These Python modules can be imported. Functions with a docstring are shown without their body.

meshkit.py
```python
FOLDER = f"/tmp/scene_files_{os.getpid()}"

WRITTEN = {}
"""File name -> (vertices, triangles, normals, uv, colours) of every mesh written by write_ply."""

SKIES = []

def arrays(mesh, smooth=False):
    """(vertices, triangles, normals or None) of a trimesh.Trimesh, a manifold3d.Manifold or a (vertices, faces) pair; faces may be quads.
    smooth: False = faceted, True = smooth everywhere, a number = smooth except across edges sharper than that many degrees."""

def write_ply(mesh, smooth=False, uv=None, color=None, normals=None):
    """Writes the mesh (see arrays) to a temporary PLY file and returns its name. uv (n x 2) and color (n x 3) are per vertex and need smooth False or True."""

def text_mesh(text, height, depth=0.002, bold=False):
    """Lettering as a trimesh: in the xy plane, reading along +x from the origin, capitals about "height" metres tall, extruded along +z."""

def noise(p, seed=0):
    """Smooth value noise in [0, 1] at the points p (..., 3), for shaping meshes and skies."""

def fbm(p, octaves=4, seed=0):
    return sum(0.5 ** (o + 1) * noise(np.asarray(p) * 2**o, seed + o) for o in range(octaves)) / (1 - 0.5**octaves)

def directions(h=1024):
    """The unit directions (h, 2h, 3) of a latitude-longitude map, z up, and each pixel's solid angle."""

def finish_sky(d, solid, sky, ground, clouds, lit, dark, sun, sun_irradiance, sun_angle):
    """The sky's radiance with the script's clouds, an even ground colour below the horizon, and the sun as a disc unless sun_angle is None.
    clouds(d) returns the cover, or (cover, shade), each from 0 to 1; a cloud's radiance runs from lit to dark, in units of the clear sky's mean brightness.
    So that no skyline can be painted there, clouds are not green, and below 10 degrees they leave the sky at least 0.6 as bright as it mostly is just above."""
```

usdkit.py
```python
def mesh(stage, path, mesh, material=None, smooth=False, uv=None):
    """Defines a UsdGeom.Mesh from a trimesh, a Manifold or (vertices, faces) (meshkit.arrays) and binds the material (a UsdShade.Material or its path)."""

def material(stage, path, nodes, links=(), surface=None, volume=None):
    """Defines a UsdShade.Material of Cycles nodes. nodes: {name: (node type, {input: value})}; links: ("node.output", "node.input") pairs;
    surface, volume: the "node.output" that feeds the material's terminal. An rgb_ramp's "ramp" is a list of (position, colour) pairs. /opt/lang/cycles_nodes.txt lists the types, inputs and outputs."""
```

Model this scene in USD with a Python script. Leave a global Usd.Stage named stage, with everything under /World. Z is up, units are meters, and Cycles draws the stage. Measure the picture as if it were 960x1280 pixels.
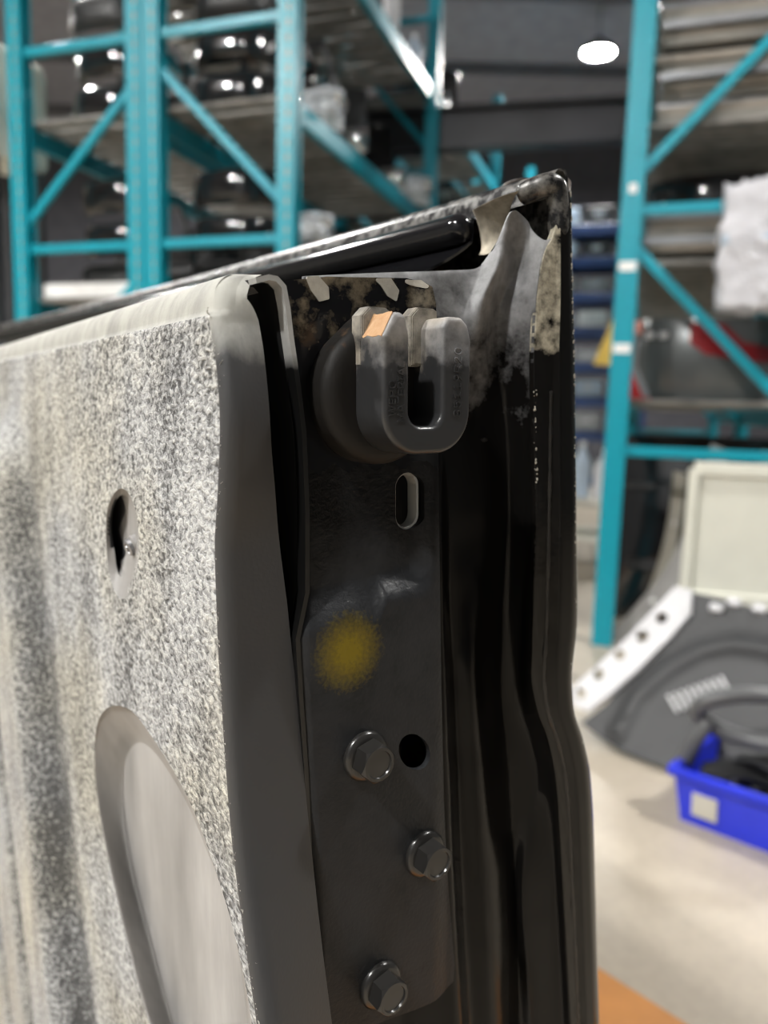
import math, random
import numpy as np, trimesh, manifold3d, usdkit, meshkit
from pxr import Usd, UsdGeom, Gf, Sdf, Vt
from scipy.interpolate import PchipInterpolator, CubicSpline
from shapely.geometry import Polygon, LineString, Point
from shapely.ops import unary_union

stage = Usd.Stage.CreateInMemory()
UsdGeom.SetStageUpAxis(stage, UsdGeom.Tokens.z)
UsdGeom.SetStageMetersPerUnit(stage, 1.0)
UsdGeom.Xform.Define(stage, '/World')
rng = np.random.default_rng(7)

# ------------------------------------------------------------------ camera
FPX, CX, CY, EYE_Z = 961.0, 480.0, 640.0, 1.25
unit = lambda v: np.asarray(v, float) / np.linalg.norm(v)
def lens_dir(px, py): return np.array([(px - CX) / FPX, -(py - CY) / FPX, 1.0])
_up = -unit(lens_dir(272, 7700))                       # the world's up as the lens sees it (pitch 7.8 deg down, roll 1.7 deg)
_fw = unit(np.array([0, 0, 1.0]) - _up[2] * _up)
_rt = np.cross(_up, _fw)
LENS = np.array([_rt, _fw, _up])                       # lens vector -> world vector
EYE = np.array([0, 0, EYE_Z])
def ray(px, py): return LENS @ lens_dir(px, py)
def at(px, py, d): return EYE + ray(px, py) * d
def on_floor(px, py, z=0.0):
    r = ray(px, py); return EYE + r * ((z - EYE_Z) / r[2])
cam = UsdGeom.Camera.Define(stage, '/World/camera')
_r, _u, _b = LENS @ [1, 0, 0], LENS @ [0, 1, 0], LENS @ [0, 0, -1]
cam.AddTransformOp().Set(Gf.Matrix4d(*[*_r, 0], *[*_u, 0], *[*_b, 0], *[*EYE, 1]))
cam.CreateHorizontalApertureAttr(24.0); cam.CreateVerticalApertureAttr(32.0)
cam.CreateFocalLengthAttr(24.0 * FPX / 960.0)
cam.CreateFStopAttr(4.9); cam.CreateFocusDistanceAttr(0.35)
cam.CreateClippingRangeAttr((0.02, 200.0))
cam.CreateExposureAttr(0.0)
# ------------------------------------------------------------------ lamps: (x, y, radiance); the fixtures are built below by high_bay_lamp()
CEILING = 5.9
_lp = on_floor(748, 65, CEILING - .145)
LAMP_SPOTS = [(-2.45, -2.6, 1500.0), (-5.1, 0.2, 2200.0), (float(_lp[0]), float(_lp[1]), 1000.0), (-3.6, 6.0, 900.0), (3.4, 1.6, 900.0), (-1.6, 12.0, 800.0), (5.6, 7.4, 800.0), (-6.4, 9.2, 700.0)]

# ------------------------------------------------------------------ helpers
names = {}
def numbered(parent, name):
    k = (parent, name); n = names.get(k, 0); names[k] = n + 1
    return name if n == 0 else f'{name}_{n:03d}'
def data(prim, **kw):
    for k, v in kw.items():
        if v: prim.SetCustomDataByKey(k, v)
def path_of(parent): return '/World' if parent is None else (parent if isinstance(parent, str) else str(parent.GetPath()))
def obj(name, mesh, m, parent=None, smooth=35, **kw):
    par = path_of(parent)
    p = usdkit.mesh(stage, f'{par}/{numbered(par, name)}', mesh, m, smooth=smooth).GetPrim()
    data(p, **kw); return p
def thing(name, label, category, loc=(0, 0, 0), rotz=0.0, group=None, rows=None):
    x = UsdGeom.Xform.Define(stage, '/World/' + numbered('/World', name))
    if rows is not None: x.AddTransformOp().Set(Gf.Matrix4d(*[*rows[0], 0], *[*rows[1], 0], *[*rows[2], 0], *[*map(float, loc), 1]))
    else:
        x.AddTranslateOp().Set(Gf.Vec3d(*map(float, loc))); x.AddRotateZOp().Set(float(math.degrees(rotz)))
    data(x.GetPrim(), label=label, category=category, group=group); return x.GetPrim()
def dup(src, label, loc, rotz, group=None):
    p = thing(src.GetName().rstrip('0123456789').rstrip('_'), label, src.GetCustomDataByKey('category'), loc, rotz, group)
    p.GetReferences().AddInternalReference(src.GetPath()); p.SetInstanceable(True); return p
def struct(name, mesh, m, label=None, smooth=35):
    return obj(name, mesh, m, None, smooth, kind='structure', label=label)

cat = trimesh.util.concatenate
def tm(v, f): return trimesh.Trimesh(np.asarray(v, float), np.asarray(f, int), process=False)
def to_tm(man):
    m = man.to_mesh(); return tm(m.vert_properties[:, :3], m.tri_verts)
def to_man(t):
    t = trimesh.Trimesh(t.vertices, t.faces, process=True); t.merge_vertices()
    if t.volume < 0: t.invert()
    return manifold3d.Manifold(manifold3d.Mesh(np.asarray(t.vertices, np.float32), np.asarray(t.faces, np.uint32)))
def box(cx, cy, cz, sx, sy, sz, r=0.0):
    if r <= 0:
        b = trimesh.creation.box([sx, sy, sz]); b.apply_translation([cx, cy, cz]); return b
    pts = []
    for x in (-1, 1):
        for y in (-1, 1):
            for z in (-1, 1):
                for d in np.eye(3): pts.append(np.array([x, y, z]) * (np.array([sx, sy, sz]) / 2 - r) + np.array([x, y, z]) * r * (0.3 + 0.7 * d) )
    h = trimesh.convex.convex_hull(np.array(pts)); h.apply_translation([cx, cy, cz]); return h
def frame_of(d):
    d = unit(d); h = np.array([0, 0, 1.0]) if abs(d[2]) < .9 else np.array([0, 1.0, 0])
    s = unit(np.cross(h, d)); return d, s, np.cross(d, s)
def bar(p, q, w, h, up=None):
    p, q = np.asarray(p, float), np.asarray(q, float)
    d, s, u = frame_of(q - p)
    if up is not None:
        s = unit(np.cross(up, d)); u = np.cross(d, s)
    L = np.linalg.norm(q - p); c = min(w, h) * .12
    ring = np.array([[-w/2+c, -h/2], [w/2-c, -h/2], [w/2, -h/2+c], [w/2, h/2-c], [w/2-c, h/2], [-w/2+c, h/2], [-w/2, h/2-c], [-w/2, -h/2+c]])
    return sweep([p, q], ring, s, u)
def sweep(pts, ring, s, u):
    """closed ring (n,2) carried along pts with fixed side / up vectors"""
    pts, n = [np.asarray(p, float) for p in pts], len(ring)
    v = np.vstack([p + ring[:, :1] * s + ring[:, 1:] * u for p in pts]); f = []
    for k in range(len(pts) - 1):
        for i in range(n):
            a, b = k * n + i, k * n + (i + 1) % n; f += [[a, b, b + n], [a, b + n, a + n]]
    v = np.vstack([v, pts[0], pts[-1]]); e = len(v) - 2
    for i in range(n):
        f += [[e, (i + 1) % n, i], [e + 1, (len(pts) - 1) * n + i, (len(pts) - 1) * n + (i + 1) % n]]
    t = tm(v, f)
    if t.volume < 0: t.invert()
    return t
def tube(pts, r, n=10):
    pts = np.asarray(pts, float); r = np.broadcast_to(r, len(pts)); rings = []
    d0 = np.gradient(pts, axis=0); h = None
    for p, d, k in zip(pts, d0, r):
        d = unit(d)
        if h is None: _, h, _ = frame_of(d)
        h = unit(h - d * (h @ d)); w = np.cross(d, h)
        a = np.linspace(0, 2 * np.pi, n, endpoint=False)
        rings.append(p + k * (np.cos(a)[:, None] * h + np.sin(a)[:, None] * w))
    return skin_rings(rings)
def skin_rings(rings):
    n, v, f = len(rings[0]), np.vstack(rings), []
    for k in range(len(rings) - 1):
        i = np.arange(n); j = (i + 1) % n; a, b = k * n + i, k * n + j
        f += [np.stack([a, b, b + n], 1), np.stack([a, b + n, a + n], 1)]
    v = np.vstack([v, np.mean(rings[0], 0), np.mean(rings[-1], 0)]); e, m = len(v) - 2, (len(rings) - 1) * n
    i = np.arange(n); j = (i + 1) % n
    f += [np.stack([np.full(n, e), j, i], 1), np.stack([np.full(n, e + 1), m + i, m + j], 1)]
    t = tm(v, np.vstack(f))
    if t.volume < 0: t.invert()
    return t
def loft(ctrl, nu, nv):
    """ctrl (rows, cols, 3) -> (nv, nu, 3), monotone interpolation both ways"""
    c = np.asarray(ctrl, float)
    d = np.r_[0, np.cumsum(np.linalg.norm(np.diff(c, axis=0), axis=2).mean(1))]
    c = PchipInterpolator(d, c, axis=0)(np.linspace(0, d[-1], nv))
    e = np.r_[0, np.cumsum(np.linalg.norm(np.diff(c, axis=1), axis=2).mean(0))]
    return PchipInterpolator(e, c, axis=1)(np.linspace(0, e[-1], nu))
def sheet(g, off):
    """grid (nv, nu, 3) thickened by the vector off into a closed solid"""
    nv, nu, _ = g.shape; k = nv * nu
    off = np.broadcast_to(off, g.shape)
    v = np.vstack([g.reshape(-1, 3), (g + off).reshape(-1, 3)])
    i = np.arange(k).reshape(nv, nu)
    a, b, c, d = i[:-1, :-1].ravel(), i[:-1, 1:].ravel(), i[1:, 1:].ravel(), i[1:, :-1].ravel()
    f = [np.stack([a, b, c], 1), np.stack([a, c, d], 1), np.stack([a, c, b], 1) + k, np.stack([a, d, c], 1) + k]
    edge = np.r_[i[0, :], i[1:, -1], i[-1, -2::-1], i[-2:0:-1, 0]]
    p, q = edge, np.roll(edge, -1)
    f += [np.stack([p, p + k, q + k], 1), np.stack([p, q + k, q], 1)]
    t = tm(v, np.vstack(f))
    if t.volume < 0: t.invert()
    return t
def extrude(poly, d): return trimesh.creation.extrude_polygon(poly, d, engine='earcut')
def layered(poly, depth, r, n=4):
    """extrusion along z from 0 to depth whose top edge at z = depth is rounded by r"""
    out = to_man(extrude(poly, depth - r))
    for k in range(1, n + 1):
        a = k / n * np.pi / 2
        p = poly.buffer(-r * (1 - math.cos(a)) - 1e-7, join_style=1)
        if p.is_empty: continue
        for g in getattr(p, 'geoms', [p]): out = out + to_man(extrude(g.simplify(2e-5), depth - r + r * math.sin(a)))
    return to_tm(out)
def smoothstep(a, b, x):
    t = np.clip((np.asarray(x, float) - a) / (b - a), 0, 1); return t * t * (3 - 2 * t)
def lathe(prof, n=32):
    return trimesh.creation.revolve(np.asarray(prof, float), sections=n)

# ------------------------------------------------------------------ materials
def mat(name, nodes, links=(), surf='p.BSDF'): return usdkit.material(stage, f'/World/Looks/{name}', nodes, links, surf)
def plain(name, col, rough=.5, metal=0.0, var=.12, scale=6.0, bump=0.0, bscale=60.0, coat=0.0, spec=.5):
    n = {'tc': ('texture_coordinate', {}), 'n': ('noise_texture', {'scale': scale, 'detail': 5.0}),
         'r': ('rgb_ramp', {'ramp': [(.3, tuple(np.array(col) * (1 - var))), (.7, tuple(np.minimum(np.array(col) * (1 + var), 1)))]}),
         'p': ('principled_bsdf', {'roughness': rough, 'metallic': metal, 'coat_weight': coat, 'specular_ior_level': spec})}
    l = [('tc.object', 'n.vector'), ('n.fac', 'r.fac'), ('r.color', 'p.base_color')]
    if bump:
        n['b'] = ('bump', {'strength': bump, 'distance': .002}); n['m'] = ('noise_texture', {'scale': bscale, 'detail': 3.0})
        l += [('tc.object', 'm.vector'), ('m.fac', 'b.height'), ('b.normal', 'p.normal')]
    return mat(name, n, l)
def dusty(name, base, rough, dust, bias, gain=2.2, scale=40.0, zfrom=None, zto=None, zgain=0.0, drough=.85, bump=.0, bscale=400.0, dist=.0006, coat=0.0, dust2=None, stretch=(1, 1, 1), detail=6.0, spec=.5):
    """a base finish under a patchy film of dust: cover = (noise - .5) * gain + bias + zgain * ramp(z from zfrom to zto)"""
    n = {'tc': ('texture_coordinate', {}), 'mp': ('mapping', {'scale': stretch}), 'n': ('noise_texture', {'scale': scale, 'detail': detail, 'roughness': .62}),
         'ma': ('math', {'math_type': 'multiply_add', 'value2': gain, 'value3': bias - .5 * gain}),
         'cl': ('clamp', {}), 'mx': ('mix_color', {'a': base, 'b': dust}), 'mr': ('mix_float', {'a': rough, 'b': drough}),
         'p': ('principled_bsdf', {'coat_weight': coat, 'specular_ior_level': spec})}
    l = [('tc.object', 'mp.vector'), ('mp.vector', 'n.vector'), ('n.fac', 'ma.value1'), ('cl.result', 'mx.fac'), ('cl.result', 'mr.fac'), ('mx.result', 'p.base_color'), ('mr.result', 'p.roughness')]
    if dust2 is not None:
        n['n2'] = ('noise_texture', {'scale': scale * .23, 'detail': 3.0}); n['r2'] = ('rgb_ramp', {'ramp': [(.4, dust), (.6, dust2)]})
        l += [('tc.object', 'n2.vector'), ('n2.fac', 'r2.fac'), ('r2.color', 'mx.b')]
    if zgain:
        n['sp'] = ('separate_xyz', {}); n['mz'] = ('map_range', {'from_min': zfrom, 'from_max': zto, 'to_min': 0.0, 'to_max': zgain, 'clamp': True}); n['ad'] = ('math', {'math_type': 'add'})
        l += [('tc.object', 'sp.vector'), ('sp.z', 'mz.value'), ('ma.value', 'ad.value1'), ('mz.result', 'ad.value2'), ('ad.value', 'cl.value')]
    else: l.append(('ma.value', 'cl.value'))
    if bump:
        n['nb'] = ('noise_texture', {'scale': bscale, 'detail': 2.0}); n['b'] = ('bump', {'strength': bump, 'distance': dist})
        l += [('tc.object', 'nb.vector'), ('nb.fac', 'b.height'), ('b.normal', 'p.normal')]
    return mat(name, n, l)

# ================================================================== THE TAILGATE (foreground)
eL = unit(ray(-215, 500)); _v = unit(ray(1000, 13000)); eV = unit(_v - _v @ eL * eL); eT = -np.cross(eL, eV)
AX = np.array([eT, eL, -eV])                           # local axes: x across its thickness (liner to skin), y along its length, z up
ORG = at(540, 480, .33) + eL * .028
BASE = 1.0                                             # the lower edge lies 1 m below ORG
def A(px, py, a=0.0):                                  # a traced point on the end-face plane y = a (mm), local metres
    r = ray(px, py); return AX @ (EYE + r * (((ORG - EYE) @ eL + a / 1000) / (r @ eL)) - ORG)
def Tt(px, py, t):                                     # the same on the plane x = t (mm)
    r = ray(px, py); return AX @ (EYE + r * (((ORG - EYE) @ eT + t / 1000) / (r @ eT)) - ORG)
def A2(pts, a=0.0): return np.array([A(x, y, a)[[0, 2]] for x, y in pts])
gate = thing('tailgate', 'black pickup tailgate standing on edge in the foreground, with dusty liner and U-shaped hinge cup', 'tailgate', ORG + eV * BASE, rows=AX)
def gp(name, mesh, m, parent=gate, smooth=35, **kw):
    mesh = mesh.copy(); mesh.apply_translation([0, 0, BASE]); return obj(name, mesh, m, parent, smooth, **kw)
def yup(t, y0):                                        # an extrusion made in (x, z) with depth along z' -> local axes, its z' = depth face toward the lens at y0
    v = t.vertices; d = v[:, 2].max(); t = tm(np.stack([v[:, 0], y0 + (d - v[:, 2]), v[:, 1]], 1), t.faces)
    if t.volume < 0: t.invert()
    return t
Z = lambda z: z + BASE

GREY, CREAM, TAN = (.34, .335, .32), (.60, .53, .40), (.42, .33, .21)
m_panel = dusty('black_paint_dusty_shaded', (.0045, .0042, .004), .16, (.42, .42, .425), -.42, 1.5, 60, Z(-.06), Z(.06), .95, bump=.12, bscale=700, dust2=(.34, .34, .35), spec=.15)  # real dust, but its fade downward paints the panel's shadow into the colour
m_hem = dusty('black_gloss_chipped', (.005, .0048, .0045), .12, CREAM, -.75, 2.6, 120, Z(0.005), Z(.012), .42, bump=.10, bscale=500, spec=.24)
m_flange = dusty('flange_paint_muddy', (.006, .0055, .005), .14, (.60, .55, .43), -1.1, 2.6, 110, Z(.008), Z(.022), 1.5, bump=.2, bscale=350, spec=.28)
def plate_material():
    c = A(436, 815, 0)
    n = {'tc': ('texture_coordinate', {}), 'n': ('noise_texture', {'scale': 38.0, 'detail': 7.0, 'roughness': .7}), 'f': ('noise_texture', {'scale': 520.0, 'detail': 2.0}), 'sp': ('separate_xyz', {}),
         'mz': ('map_range', {'from_min': Z(-.06), 'from_max': Z(-.088), 'to_min': -.38, 'to_max': -.06, 'clamp': True}), 'ma': ('math', {'math_type': 'multiply_add', 'value2': .75}), 'cl': ('clamp', {}),
         'mx': ('mix_color', {'a': (.007, .007, .0075), 'b': (.048, .051, .056)}), 'mr': ('mix_float', {'a': .22, 'b': .75}),
         'd': ('vector_math', {'math_type': 'distance', 'vector2': (c[0], 0.0, Z(c[2]))}), 'md': ('map_range', {'from_min': .004, 'from_max': .023, 'to_min': 1.05, 'to_max': -.2}), 'dn': ('math', {'math_type': 'multiply_add', 'value2': .8, 'value3': -.4}), 'da': ('math', {'math_type': 'add', 'use_clamp': True}),
         'my': ('mix_color', {'b': (.17, .125, .010)}), 'nb': ('noise_texture', {'scale': 480.0, 'detail': 2.0}), 'b': ('bump', {'strength': .5, 'distance': .0006}), 'p': ('principled_bsdf', {'specular_ior_level': .17})}
    l = [('tc.object', 'n.vector'), ('tc.object', 'f.vector'), ('tc.object', 'nb.vector'), ('tc.object', 'sp.vector'), ('sp.z', 'mz.value'), ('n.fac', 'ma.value1'), ('mz.result', 'ma.value3'), ('ma.value', 'cl.value'), ('cl.result', 'mx.fac'), ('cl.result', 'mr.fac'),
         ('tc.object', 'd.vector1'), ('d.value', 'md.value'), ('f.fac', 'dn.value1'), ('md.result', 'da.value1'), ('dn.value', 'da.value2'), ('da.value', 'my.fac'), ('mx.result', 'my.a'), ('my.result', 'p.base_color'), ('mr.result', 'p.roughness'), ('nb.fac', 'b.height'), ('b.normal', 'p.normal')]
    return mat('bracket_paint', n, l)
m_plate = plate_material()
m_bracket_top = dusty('bracket_paint_mud', (.006, .006, .007), .13, (.25, .195, .12), -.85, 2.7, 80, Z(-.004), Z(.020), .95, dust2=(.32, .27, .19), bump=.15, bscale=420, spec=.4)
m_cup = dusty('forged_steel_black', (.026, .0265, .028), .34, (.50, .44, .36), -.38, 1.1, 90, Z(-.008), Z(.029), .92, dust2=(.34, .355, .39), bump=.2, bscale=600, dist=.0003)  # dust on the tops; the fade below also paints the cup's shade
m_horn = dusty('horn_muddy', (.03, .028, .026), .4, (.58, .52, .42), .30, 1.6, 90, dust2=(.46, .44, .41), bump=.2, bscale=500)
m_base = dusty('forged_base_rusty', (.008, .007, .006), .6, (.15, .068, .026), -.55, 2.4, 130, Z(-.005), Z(.03), .55, dust2=(.15, .11, .07), bump=.35, bscale=300, spec=.25)
m_gloss = dusty('bead_black_gloss', (.006, .006, .007), .13, (.26, .25, .23), -.42, 1.7, 130, bump=.15, bscale=300)
m_rim = dusty('rim_paint_dusty', (.010, .010, .011), .22, (.30, .295, .28), .14, 1.7, 130, bump=.15, bscale=300, dust2=(.30, .28, .25))
m_bolt = dusty('bolt_black', (.02, .019, .018), .24, (.16, .14, .12), -.35, 1.8, 150)
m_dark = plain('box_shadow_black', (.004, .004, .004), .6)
m_cream = dusty('corner_mud', (.02, .018, .015), .3, (.55, .49, .38), .55, 2.0, 80, dust2=(.45, .40, .32), bump=.3, bscale=300)
m_cover = dusty('liner_plastic', (.038, .038, .040), .48, (.34, .335, .305), -.62, 1.6, 50, Z(-.005), Z(.030), 1.5, bump=.15, bscale=600, stretch=(1, 1, .5))
m_recess = dusty('recess_plastic', (.10, .097, .095), .42, (.40, .385, .37), .60, 1.4, 26, stretch=(1, 1, .25), dust2=(.33, .315, .30))

# pebbled, dust-filled grain of the liner's face
def liner_material():
    n = {'tc': ('texture_coordinate', {}), 'sc': ('mapping', {'scale': (1, .62, 1)}),
         'n': ('noise_texture', {'scale': 400.0, 'detail': 2.5, 'roughness': .55, 'distortion': .45}),
         'st': ('mapping', {'scale': (1, 1.0, .30)}), 'big': ('noise_texture', {'scale': 24.0, 'detail': 5.0}), 'tone': ('noise_texture', {'scale': 9.0, 'detail': 3.0}),
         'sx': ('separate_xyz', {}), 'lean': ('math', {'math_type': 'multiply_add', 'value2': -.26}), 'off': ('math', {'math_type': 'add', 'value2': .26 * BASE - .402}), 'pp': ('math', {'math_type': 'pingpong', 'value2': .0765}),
         'pm': ('map_range', {'from_min': .010, 'from_max': .034, 'to_min': -.17, 'to_max': .03, 'clamp': True}), 'on': ('map_range', {'from_min': -.045, 'from_max': -.03, 'clamp': True}), 'zo': ('map_range', {'from_min': BASE - .03, 'from_max': BASE - .12, 'clamp': True}),  # darkens the near flanks of the ribs: their shade is put into the colour
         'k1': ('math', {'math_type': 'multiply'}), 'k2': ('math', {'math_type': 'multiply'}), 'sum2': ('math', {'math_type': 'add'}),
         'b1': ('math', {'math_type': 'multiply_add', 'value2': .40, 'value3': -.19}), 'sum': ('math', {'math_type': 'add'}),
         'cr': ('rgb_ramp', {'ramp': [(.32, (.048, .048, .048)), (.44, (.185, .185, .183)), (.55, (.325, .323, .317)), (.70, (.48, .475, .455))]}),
         'tr': ('rgb_ramp', {'ramp': [(.40, (.96, .975, 1.0)), (.66, (1.0, .965, .86))]}), 'mul': ('mix_color', {'blend_type': 'multiply', 'fac': 1.0}),
         'b': ('bump', {'strength': 1.0, 'distance': .0016}), 'p': ('principled_bsdf', {'roughness': .7})}
    l = [('tc.object', 'sc.vector'), ('sc.vector', 'n.vector'), ('tc.object', 'st.vector'), ('st.vector', 'big.vector'), ('tc.object', 'tone.vector'),
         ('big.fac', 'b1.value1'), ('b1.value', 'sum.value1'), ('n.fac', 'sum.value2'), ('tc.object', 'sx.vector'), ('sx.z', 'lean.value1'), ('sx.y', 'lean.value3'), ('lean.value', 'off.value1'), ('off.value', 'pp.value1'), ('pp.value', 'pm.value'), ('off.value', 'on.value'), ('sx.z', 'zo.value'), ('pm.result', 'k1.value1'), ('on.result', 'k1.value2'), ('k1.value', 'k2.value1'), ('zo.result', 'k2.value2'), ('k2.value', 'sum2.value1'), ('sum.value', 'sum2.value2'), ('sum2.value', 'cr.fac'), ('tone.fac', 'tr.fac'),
         ('cr.color', 'mul.a'), ('tr.color', 'mul.b'), ('mul.result', 'p.base_color'), ('n.fac', 'b.height'), ('b.normal', 'p.normal')]
    return mat('liner_grain', n, l)
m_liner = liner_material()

# ---- liner: a plastic slab lofted up its height, then the recess and the screw slot are cut in
def liner_parts():
    T0 = -.084
    fold_px = [(262, 352), (268, 395), (277, 440), (283, 520), (281, 600), (276, 700), (279, 800), (284, 885), (297, 1050), (309, 1150), (327, 1277), (345, 1400)]
    fold = np.array([Tt(x, y, -84)[[2, 1]] for x, y in fold_px])[::-1]
    right_px = [(318, 362), (330, 400), (335, 470), (341, 560), (352, 650), (366, 760), (377, 880), (387, 1050), (393, 1180), (399, 1280), (404, 1400)]
    right = np.array([A(x, y, 0)[[2, 0]] for x, y in right_px])[::-1]
    _fe = PchipInterpolator(fold[:, 0], fold[:, 1]); fe = lambda z: _fe(np.clip(z, fold[0, 0], fold[-1, 0])); rt = lambda z: np.interp(z, right[:, 0], right[:, 1])
    ztop, zs = .0445, []
    zs = np.r_[np.linspace(-.995, -.43, 40), np.linspace(-.425, .022, 112), np.linspace(.024, ztop, 16)]
    ys = np.r_[np.linspace(.006, .30, 60), np.linspace(.305, .62, 60), np.linspace(.64, 1.45, 24)]
    rings = []
    for z in zs:
        k = max(0, (z - .026) / (ztop - .026))                     # the rounded shoulder at the top
        sh = .012 * (1 - math.sqrt(max(0, 1 - k * k * .98)))
        bev = .0022 * smoothstep(.026, .0285, z)
        e, r = fe(min(z, .04)), rt(min(z, .036))
        ins = .020 * k ** 3
        yy = ys + e
        front = np.stack([np.full(len(ys), T0 + sh + bev), yy, np.full(len(ys), z)], 1)[::-1]
        c = .007; arc = [[T0 + sh + bev + c * (1 - math.cos(a)), e + .006 - .006 * math.sin(a) + ins * .2, z] for a in np.linspace(.15, np.pi / 2, 6)]
        x0 = T0 + sh + bev + c
        x1 = max(r - ins, x0 + .004)
        wall = [[x0 + (x1 - x0) * q, e + ins * .2 + (.004 - e - .0) * .55 * q * 1.0, z] for q in np.linspace(.12, 1, 7)]
        ye = wall[-1][1]
        back = [[x1, ye + .02, z], [x1 - .0, ys[-1], z]]
        rings.append(np.vstack([front, arc, wall, back]))
    R = np.array(rings)
    # ribs pressed outward (they lean a little) and the ragged, softly wavy fold
    y, z = R[..., 1], R[..., 2]
    s = y - .26 * z                                                 # distance along the liner, in the ribs' lean
    rib = np.zeros_like(s)
    for c0 in (.480, .633, .786, .939, 1.092, 1.245, 1.398):
        rib += .024 * smoothstep(.078, .046, np.abs(s - c0)) * smoothstep(-.005, -.075, z)
    rib += .0025 * smoothstep(.352, .346, s) * smoothstep(.30, .34, s) * smoothstep(-.06, -.10, z)
    face = R[..., 0] < T0 + .0145
    R[..., 0] -= np.where(face, rib, 0)
    R[..., 0] += np.where(face, .0012 * smoothstep(.03, .0, z) * (meshkit.fbm(R * [1, 14, 9], 3, 4) - .5), 0)
    solid = to_man(skin_rings(list(R)))
    circ_px = [(118, 950), (121, 908), (132, 887), (150, 883), (168, 893), (185, 915), (213, 958), (240, 1010), (270, 1090), (290, 1155), (303, 1210), (314, 1275), (318, 1340), (305, 1400), (285, 1425), (255, 1410), (222, 1360), (187, 1280), (160, 1180), (143, 1110), (130, 1050), (121, 995)]
    floor_px = [(152, 1000), (154, 962), (163, 935), (176, 927), (192, 938), (215, 970), (238, 1012), (258, 1060), (280, 1120), (296, 1180), (306, 1240), (312, 1300), (309, 1340), (300, 1370), (283, 1385), (262, 1372), (240, 1340), (215, 1280), (190, 1190), (175, 1135), (163, 1085), (155, 1040)]
    def closed(pts, t, n=110):
        p = np.array([Tt(x, y, t)[[1, 2]] for x, y in pts]); p = np.vstack([p, p[:1]])
        d = np.r_[0, np.cumsum(np.linalg.norm(np.diff(p, axis=0), axis=1))]
        return CubicSpline(d / d[-1], p, bc_type='periodic')(np.linspace(0, 1, n, endpoint=False))
    def at_t(yz, t): return np.column_stack([np.full(len(yz), t), yz])
    c1, c2 = closed(circ_px, -84), closed(floor_px, -68)
    grow = lambda p, s: (p - p.mean(0)) * s + p.mean(0)
    ringsc = [at_t(grow(c1, 1.012), -.104), at_t(grow(c1, 1.012), -.0865), at_t(grow(c1, 1.003), -.0842), at_t(c1, -.0825), at_t(c1 * .72 + c2 * .28, -.079), at_t(c1 * .18 + c2 * .82, -.0705), at_t(c2, -.0683), at_t(grow(c2, .985), -.0678)]
    s1 = closed([(152, 611), (140, 622), (133, 648), (133, 680), (136, 712), (143, 738), (152, 748), (163, 738), (171, 712), (174, 680), (171, 645), (163, 620)], -84, 72)
    s2 = closed([(152, 618), (143, 630), (139, 652), (140, 675), (142, 690), (145, 698), (152, 702), (159, 698), (163, 690), (165, 672), (164, 645), (159, 624)], -72, 72)
    s3 = closed([(152, 618), (143, 630), (139, 652), (140, 675), (143, 696), (146, 715), (152, 722), (160, 712), (165, 692), (168, 672), (166, 645), (160, 624)], -80, 72)
    ringss = [at_t(grow(s1, 1.03), -.104), at_t(grow(s1, 1.02), -.0855), at_t(s1, -.0835), at_t(s1 * .5 + s3 * .5, -.0815), at_t(s3, -.0795), at_t(s2, -.0745), at_t(grow(s2, .96), -.0735)]
    cut = solid - to_man(skin_rings(ringsc)) - to_man(skin_rings(ringss))
    t = to_tm(cut)
    c, nrm = t.triangles_center, t.face_normals
    ein = fe(c[:, 2])
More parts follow.
